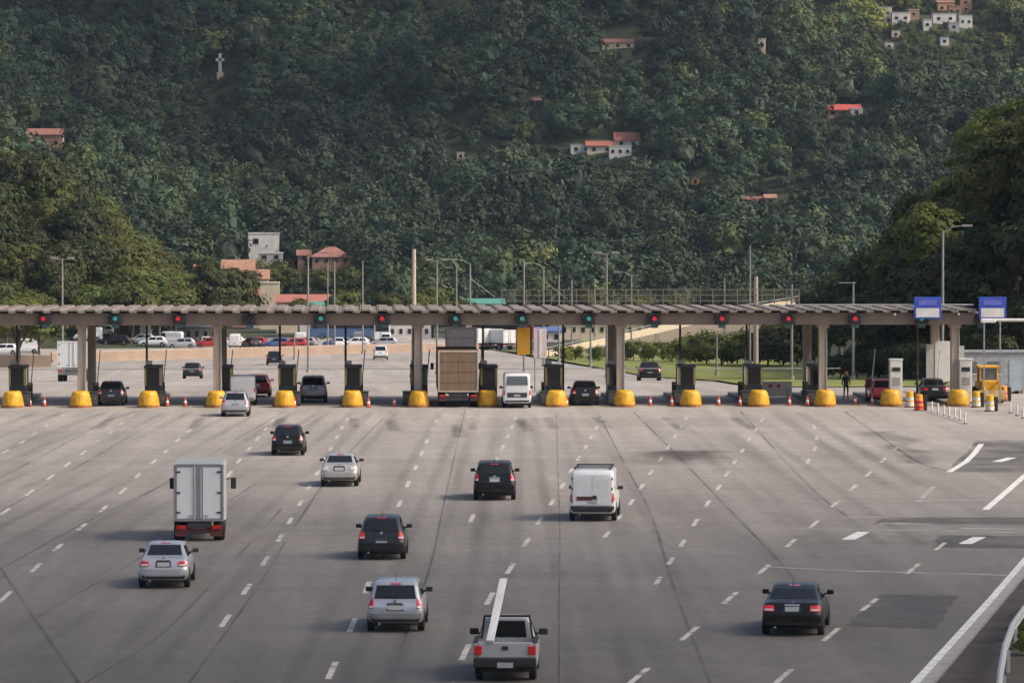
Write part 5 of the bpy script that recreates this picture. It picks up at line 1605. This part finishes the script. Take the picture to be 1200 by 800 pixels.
GL = 'trees on the wooded left bank'
def bank_tree(px, Y, key, s):
    b, lb = {'A': (bA, 'mid green tree on the wooded left bank'), 'B': (bB, 'dark green tree on the wooded left bank'), 'C': (bC, 'yellow-green tree on the wooded left bank')}[key]
    plant(key + 'l', b, ground_at(px, Y), lb, GL, s)
n = 0
for Y in np.arange(622, 765, 10.0):
    for px in np.arange(-70, 228, 25):
        q = px + rnd.uniform(-12, 12); y_ = Y + rnd.uniform(-5, 5)
        p = ground_at(q, y_)
        if p.z < bz(y_) + .5: continue
        crest = np.interp(q, [-60, 0, 60, 100, 130, 180, 230, 262], [168, 178, 192, 225, 248, 284, 318, 350]) + rnd.uniform(-5, 12)
        top = CZ - (crest - 238) * y_ / F            # how high a tree may reach here
        room = (top - p.z) / 8.4
        if room < .42: continue
        s = min(rnd.uniform(.75, 1.2), room)
        k = 'ABABC'[rnd.randrange(5)] if q < 120 else 'AAC'[rnd.randrange(3)]
        bank_tree(q, y_, k, s); n += 1
print('bank trees', n)
plant('O', bO, ground_at(8, 606), 'orange-yellow flowering tree at the left edge of the picture', None, .95)
plant('O', bO, ground_at(-14, 612), 'orange-yellow flowering tree just outside the left edge', None, 1.1)
plant('C2', bC, ground_at(22, 470), 'bright green tree behind the leftmost cushion, left one', 'bright trees at the far left', 1.05)
plant('C2', bC, ground_at(46, 478), 'bright green tree left of the leftmost front column', 'bright trees at the far left', .85)
plant('C3', bA, ground_at(-12, 480), 'green tree at the left edge behind the booths', 'bright trees at the far left', 1.)
plant('R', bR, ground_at(259, 645), 'big dark round tree before the orange tiled houses', None, .92)
plant('C4', bC, ground_at(205, 640), 'pale yellow-green tree left of the big dark round tree', None, 1.25)
plant('C4', bC, ground_at(140, 660), 'yellow-green tree behind the long white shed', None, .9)
for q, Y, s in ((490, 700, 1.0), (508, 705, 1.1), (528, 700, .9)):
    plant('C5', bC, ground_at(q, Y), 'yellow-green tree topping out above the canopy by the thick pole', 'trees behind the canopy centre', s)
for q, Y, s in ((350, 690, .8), (402, 700, .9), (455, 705, .8), (545, 690, .8), (690, 700, .9), (745, 705, .9), (790, 690, .9)):
    plant('A5', bA, ground_at(q, Y), 'small green tree by the sheds behind the far lot', 'trees behind the far lot', s)

# right side: tall trees, dark low trees, bushes
GRt = 'tall trees at the right'
for q, Y, k, s, lb in ((1186, 352, 'T', .88, 'tallest dark tree at the right edge'), (1138, 372, 'T', .86, 'tall dark tree second from the right edge'), (1096, 366, 'E', .80, 'tall open tree with bright top left of the dark ones'),
                       (1225, 370, 'T', .86, 'tall dark tree rising past the right edge'), (1166, 400, 'E', .95, 'tall open tree behind the tallest dark tree'), (1062, 388, 'E', .76, 'tall open tree leftmost of the right hand group'), (1116, 420, 'E', .84, 'dark tall tree behind the open tree with bright top'), (1245, 345, 'T', .8, 'dark tall tree outside the right edge'),
                       (1078, 400, 'T', .70, 'dark tree between the two leftmost open trees'), (1205, 385, 'E', .92, 'tall dark tree behind the tallest one at the right edge')):
    plant(k, bT if k == 'T' else bE, ground_at(q, Y), lb, GRt, s)
GRd = 'dark low trees behind the lawn'
for q, Y, s in ((1046, 360, .7), (1066, 352, .75), (1088, 356, 1.0), (1108, 348, .95), (1128, 352, .85), (1150, 346, 1.05), (1172, 350, 1.1), (1194, 344, 1.05), (1214, 348, 1.1), (1030, 372, .8), (1100, 374, 1.2), (1140, 366, 1.0), (1178, 366, 1.1), (1062, 376, .8)):
    plant('Be', bB, ground_at(q, Y), 'dense dark tree filling below the tall right trees', 'dense trees below the tall right trees', s)
for q, Y, s in ((955, 470, .85), (985, 462, .95), (1012, 455, 1.05), (1040, 448, 1.15), (1070, 440, 1.2), (1005, 432, .75), (1040, 425, .8), (1075, 415, .95), (1100, 405, 1.05), (1130, 400, 1.1), (1160, 392, 1.0), (1190, 385, 1.0), (972, 440, .65), (1215, 372, 1.0), (1110, 440, 1.2), (1085, 470, 1.3), (1150, 430, 1.2)):
    plant('Bd', bB, ground_at(q, Y), 'dark low broadleaf tree in the belt behind the lawn', GRd, s)
for q, Y, s in ((700, 500, .75), (716, 505, .7), (742, 505, .95), (765, 500, 1.0), (785, 497, .9), (800, 492, 1.1), (812, 500, 1.2), (660, 505, .8), (675, 508, .7), (728, 512, .9)):
    plant('S', bS, ground_at(q, Y), 'bright yellow-green bush at the grass edge below the ramp', 'bright bushes below the ramp', s)
for q, Y, s in ((828, 480, 1.1), (846, 474, 1.15), (864, 482, 1.0), (880, 470, 1.2), (900, 468, 1.4), (918, 472, 1.5), (935, 470, 1.4)):
    plant('D' if q > 885 else 'D2', bD if q > 885 else bS2, ground_at(q, Y), 'green bush in the hedge behind the lawn', 'hedge bushes behind the lawn', s)
for q, Y, s in ((985, 350, .6), (1005, 356, .7), (1024, 352, .75), (1043, 350, .8), (1062, 345, .85), (1080, 342, .8), (1100, 338, .85), (1122, 334, .8), (1090, 352, 1.), (1052, 362, .9), (1018, 372, .9)):
    plant('Dr2', bD, ground_at(q, Y), 'dark bush in the shade below the tall right trees', 'shaded bushes below the right trees', s)
for q, Y, s in ((1150, 322, .8), (1172, 318, .75), (1196, 322, .9), (1215, 320, 1.0), (1186, 334, 1.0), (1160, 336, 1.1)):
    plant('Dr', bD, ground_at(q, Y), 'bush on the grassy bank behind the right blue sign', 'bushes on the right bank', s)
for q, Y, s in ((1197, 121, .22), (1212, 124, .3), (1206, 117, .28)):
    p = gpt(1000, 700); x = X_at(q, Y); plant('V', bS, Vector((x, Y, .1)), 'low green weed clump by the guard rail corner', 'weeds at the guard rail', s)

for q, Y, s in ((292, 862, 1.5), (303, 866, 1.7), (315, 862, 1.5), (327, 866, 1.6), (338, 862, 1.4), (366, 862, 1.3), (380, 860, 1.4), (394, 862, 1.3), (408, 860, 1.5)):
    plant('D2', bS2, ground_at(q, Y), 'green bush below the white block and the wide brick house', 'bushes below the white block', s)
for q, Y, s in ((1262, 352, 1.2), (1284, 360, 1.3), (1306, 348, 1.2), (1330, 356, 1.3), (1352, 350, 1.2), (1270, 385, 1.4), (1300, 392, 1.5), (1335, 390, 1.4), (1375, 360, 1.3), (1240, 330, 1.0), (1264, 326, .9), (1290, 330, 1.0), (1320, 328, .9), (1350, 330, 1.0)):
    plant('Be', bB, ground_at(q, Y), 'dark tree on the bank outside the right edge', 'trees on the right bank beyond the picture', s)
# the far forest: one mass of several thousand crowns
protos = []
for j in range(9):
    rz = nr.uniform(2.6, 4.2); rx = nr.uniform(2.5, 3.7)
    V, Q, T, _ = crown_np(rx, rx * nr.uniform(.9, 1.1), rz, rz * .9 + .8, 42, 11, nr.uniform(.7, 1.0), .36, shell=.78, flat=.85)
    # solid, lumpy heart of the crown
    bm = bmesh.new(); bmesh.ops.create_icosphere(bm, subdivisions=2, radius=1)
    cd = np.array([v.co[:] for v in bm.verts])
    lob = rand_dirs(26); lob[:, 2] = np.abs(lob[:, 2]) * .95 - .15
    lr_ = nr.uniform(.62, 1.18, 26)
    dot = cd @ lob.T
    rr = .32 + (.42 * lr_ * np.clip((dot - .72) / .28, 0, 1) ** .5).max(1)
    rr *= nr.uniform(.84, 1.14, len(cd)) * (1 + .18 * cd[:, 0] * nr.normal() + .18 * cd[:, 1] * nr.normal())
    cv = cd * rr[:, None] * np.array([rx, rx, rz]) + np.array([0, 0, rz * .9 + .6])
    cf = np.array([[v.index for v in f.verts] for f in bm.faces]); bm.free()
    protos.append((V, Q, T, cv, cf))
pts = []
HA = np.array([(x, y, w) for x, y, w in HOUSES])
Yy = 770.
while Yy < 1440:
    step = 5.0 + (Yy - 770) * .0016
    x0, x1 = -.128 * Yy - 25, .185 * Yy + 25
    for x in np.arange(x0, x1, 5.0):
        pts.append((x + nr.uniform(-2.2, 2.2), Yy + nr.uniform(-1.9, 1.9)))
    Yy += step
n_main = len(pts)
for hx, hy, hw in HOUSES:
    for _ in range(40): pts.append((hx + nr.uniform(-hw / 2 - 4, hw / 2 + 4), hy - nr.uniform(2.0, 30)))
pts = np.array(pts)
keep = np.ones(len(pts), bool); sc = nr.uniform(.55, 1.5, len(pts)) ** 1.1 * (1 + .25 * np.sin(pts[:, 0] * .05) * np.sin(pts[:, 1] * .04))
sc[n_main:] = nr.uniform(.22, .42, len(pts) - n_main)
for hx, hy, hw in HA:
    dx = np.abs(pts[:, 0] - hx); dy = pts[:, 1] - hy
    keep &= ~((dx < hw / 2 + 2.2) & (dy > -1.5) & (dy < max(4, hw * .8)))
    front = (dx < hw / 2 + 3.6) & (dy <= -1.5) & (dy > (-42 if hy < 1240 or hw > 7 else -30))
    sc[front] = np.minimum(sc[front], nr.uniform(.2, .36, front.sum()))
# town ground left stays open
wild = (pts[:, 1] > 850) | ((pts[:, 0] > .0 * pts[:, 1] + 2) & (pts[:, 1] > 770))
keep &= wild
pts = pts[keep]; sc = sc[keep]
zz = TZ(pts[:, 0], pts[:, 1]) - .4
vs, qs, ts, hv, hf, ht = [], [], [], [], [], []
vo = ho = 0
n1 = nr.random(len(pts))
for i in range(len(pts)):
    V, Q, T, cv, cf = protos[nr.integers(len(protos))]
    a = nr.uniform(0, 6.28); ca, sa = math.cos(a), math.sin(a)
    M = np.array([[ca, sa, 0], [-sa, ca, 0], [0, 0, 1]]) * sc[i]
    M[2, 2] *= nr.uniform(.85, 1.25)
    off = np.array([pts[i, 0], pts[i, 1], zz[i]])
    k = nr.random()
    base = np.array([1, 1, 1.]) * nr.uniform(.5, 1.5)
    if k < .14: base = base * np.array([1.7, 1.45, 1.0])
    elif k < .26: base = base * np.array([1.25, 1.05, 1.1])
    elif k < .5: base = base * np.array([.75, .85, .95])
    base = base * (1 + .22 * math.sin(pts[i, 0] * .043 + pts[i, 1] * .017) + .2 * math.sin(pts[i, 0] * .019 - pts[i, 1] * .031 + 1.3))
    # sunlit patch of the upper right slope, painted into the leaf tint
    sun_patch = float(np.clip((pts[i, 0] - 70) / 60, 0, 1) * np.clip((pts[i, 1] - 1080) / 120, 0, 1))
    if nr.random() < sun_patch * .75: base = base * np.array([2.3, 1.9, 1.2])
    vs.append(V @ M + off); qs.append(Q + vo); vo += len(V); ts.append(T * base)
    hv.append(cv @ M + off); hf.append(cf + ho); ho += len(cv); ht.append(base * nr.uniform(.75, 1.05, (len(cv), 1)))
print('forest trees', len(pts), vo // 4)
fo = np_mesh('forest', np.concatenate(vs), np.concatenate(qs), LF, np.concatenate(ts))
tag(fo, 'dense dark green forest covering the far hillside', 'forest', kind='stuff')
fh = np_mesh('forest_hearts', np.concatenate(hv), np.concatenate(hf), LF, np.concatenate(ht), fo)

# ---------------------------------------------------------------- air
def haze():
    m = bpy.data.materials.new('haze_air'); N, L = nodes_of(m)
    N.remove(N['Principled BSDF'])
    v = N.new('ShaderNodeVolumePrincipled')
    v.inputs['Color'].default_value = (.62, .80, 1.0, 1)
    v.inputs['Density'].default_value = HAZE
    v.inputs['Anisotropy'].default_value = .2
    L.new(v.outputs[0], N['Material Output'].inputs['Volume'])
    b = MB(); b.box((0, 1130, 120), (2200, 2420, 270))
    return tag(b.build('haze', m), kind='stuff')
HAZE = .00005
haze()

# ---------------------------------------------------------------- light, sky, camera
w = bpy.data.worlds.new('World'); S.world = w; w.use_nodes = True
N, L = w.node_tree.nodes, w.node_tree.links
sky = N.new('ShaderNodeTexSky'); sky.sky_type = 'NISHITA'; sky.sun_disc = False
EL, AZ = 42., 107.     # azimuth clockwise from the direction of travel (+Y)
sky.sun_elevation = R(EL); sky.sun_rotation = R(AZ)
sky.dust_density = 5.0; sky.air_density = .8; sky.ozone_density = .5
L.new(sky.outputs[0], N['Background'].inputs[0]); N['Background'].inputs[1].default_value = .15
sun = bpy.data.lights.new('sun', 'SUN'); sun.energy = 2.5; sun.angle = R(2.5); sun.color = (1., .90, .77)
so = bpy.data.objects.new('sun', sun); COL.objects.link(so)
sd = Vector((math.sin(R(AZ)) * math.cos(R(EL)), math.cos(R(AZ)) * math.cos(R(EL)), math.sin(R(EL))))
so.rotation_euler = sd.to_track_quat('Z', 'Y').to_euler()
def unseen_cloud(gx, gy, gz, H, rx, ry, rz, dens, label):  # vapour ellipsoid set up-sun, out of view, to shade a ground point
    c = Vector((gx, gy, gz)) + sd * (H / sd.z)
    bm = bmesh.new(); bmesh.ops.create_icosphere(bm, subdivisions=4, radius=1)
    for v in bm.verts:
        q = v.co
        k = 1 + .10 * math.sin(q.x * 5 + gx) * math.cos(q.y * 4) + .07 * math.sin(q.y * 9 + q.z * 4)
        v.co = Vector((q.x * rx * k, q.y * ry * k, q.z * rz * k))
    me = bpy.data.meshes.new('unseen_cloud'); bm.to_mesh(me); bm.free()
    m = bpy.data.materials.new('unseen_cloud_vapour'); N, L = nodes_of(m); N.remove(N['Principled BSDF'])
    v = N.new('ShaderNodeVolumePrincipled'); v.inputs['Color'].default_value = (.95, .95, .95, 1); v.inputs['Density'].default_value = dens; v.inputs['Anisotropy'].default_value = .6
    L.new(v.outputs[0], N['Material Output'].inputs['Volume'])
    me.materials.append(m)
    o = bpy.data.objects.new('unseen_cloud', me); COL.objects.link(o); o.location = c
    return tag(o, kind='structure')
unseen_cloud(0, 64, 0, 520, 165, 112, 62, .013, '')  # added out of view to darken the foreground road
unseen_cloud(-85, 1150, 60, 560, 165, 175, 80, .012, '')
cam = bpy.data.cameras.new('camera'); cam.sensor_width = 36; cam.lens = F / 1200 * 36; cam.clip_end = 6000; cam.clip_start = .5
co = bpy.data.objects.new('camera', cam); COL.objects.link(co)
M = Matrix((rt, up, -fw)).transposed().to_4x4(); M.translation = CAM
co.matrix_world = M
S.camera = co
S.render.engine = 'CYCLES'
S.cycles.max_bounces = 5; S.cycles.diffuse_bounces = 2; S.cycles.glossy_bounces = 2; S.cycles.transparent_max_bounces = 12; S.cycles.volume_bounces = 0
S.view_settings.view_transform = 'Standard'; S.view_settings.look = 'None'; S.view_settings.gamma = 1.; S.view_settings.exposure = .36
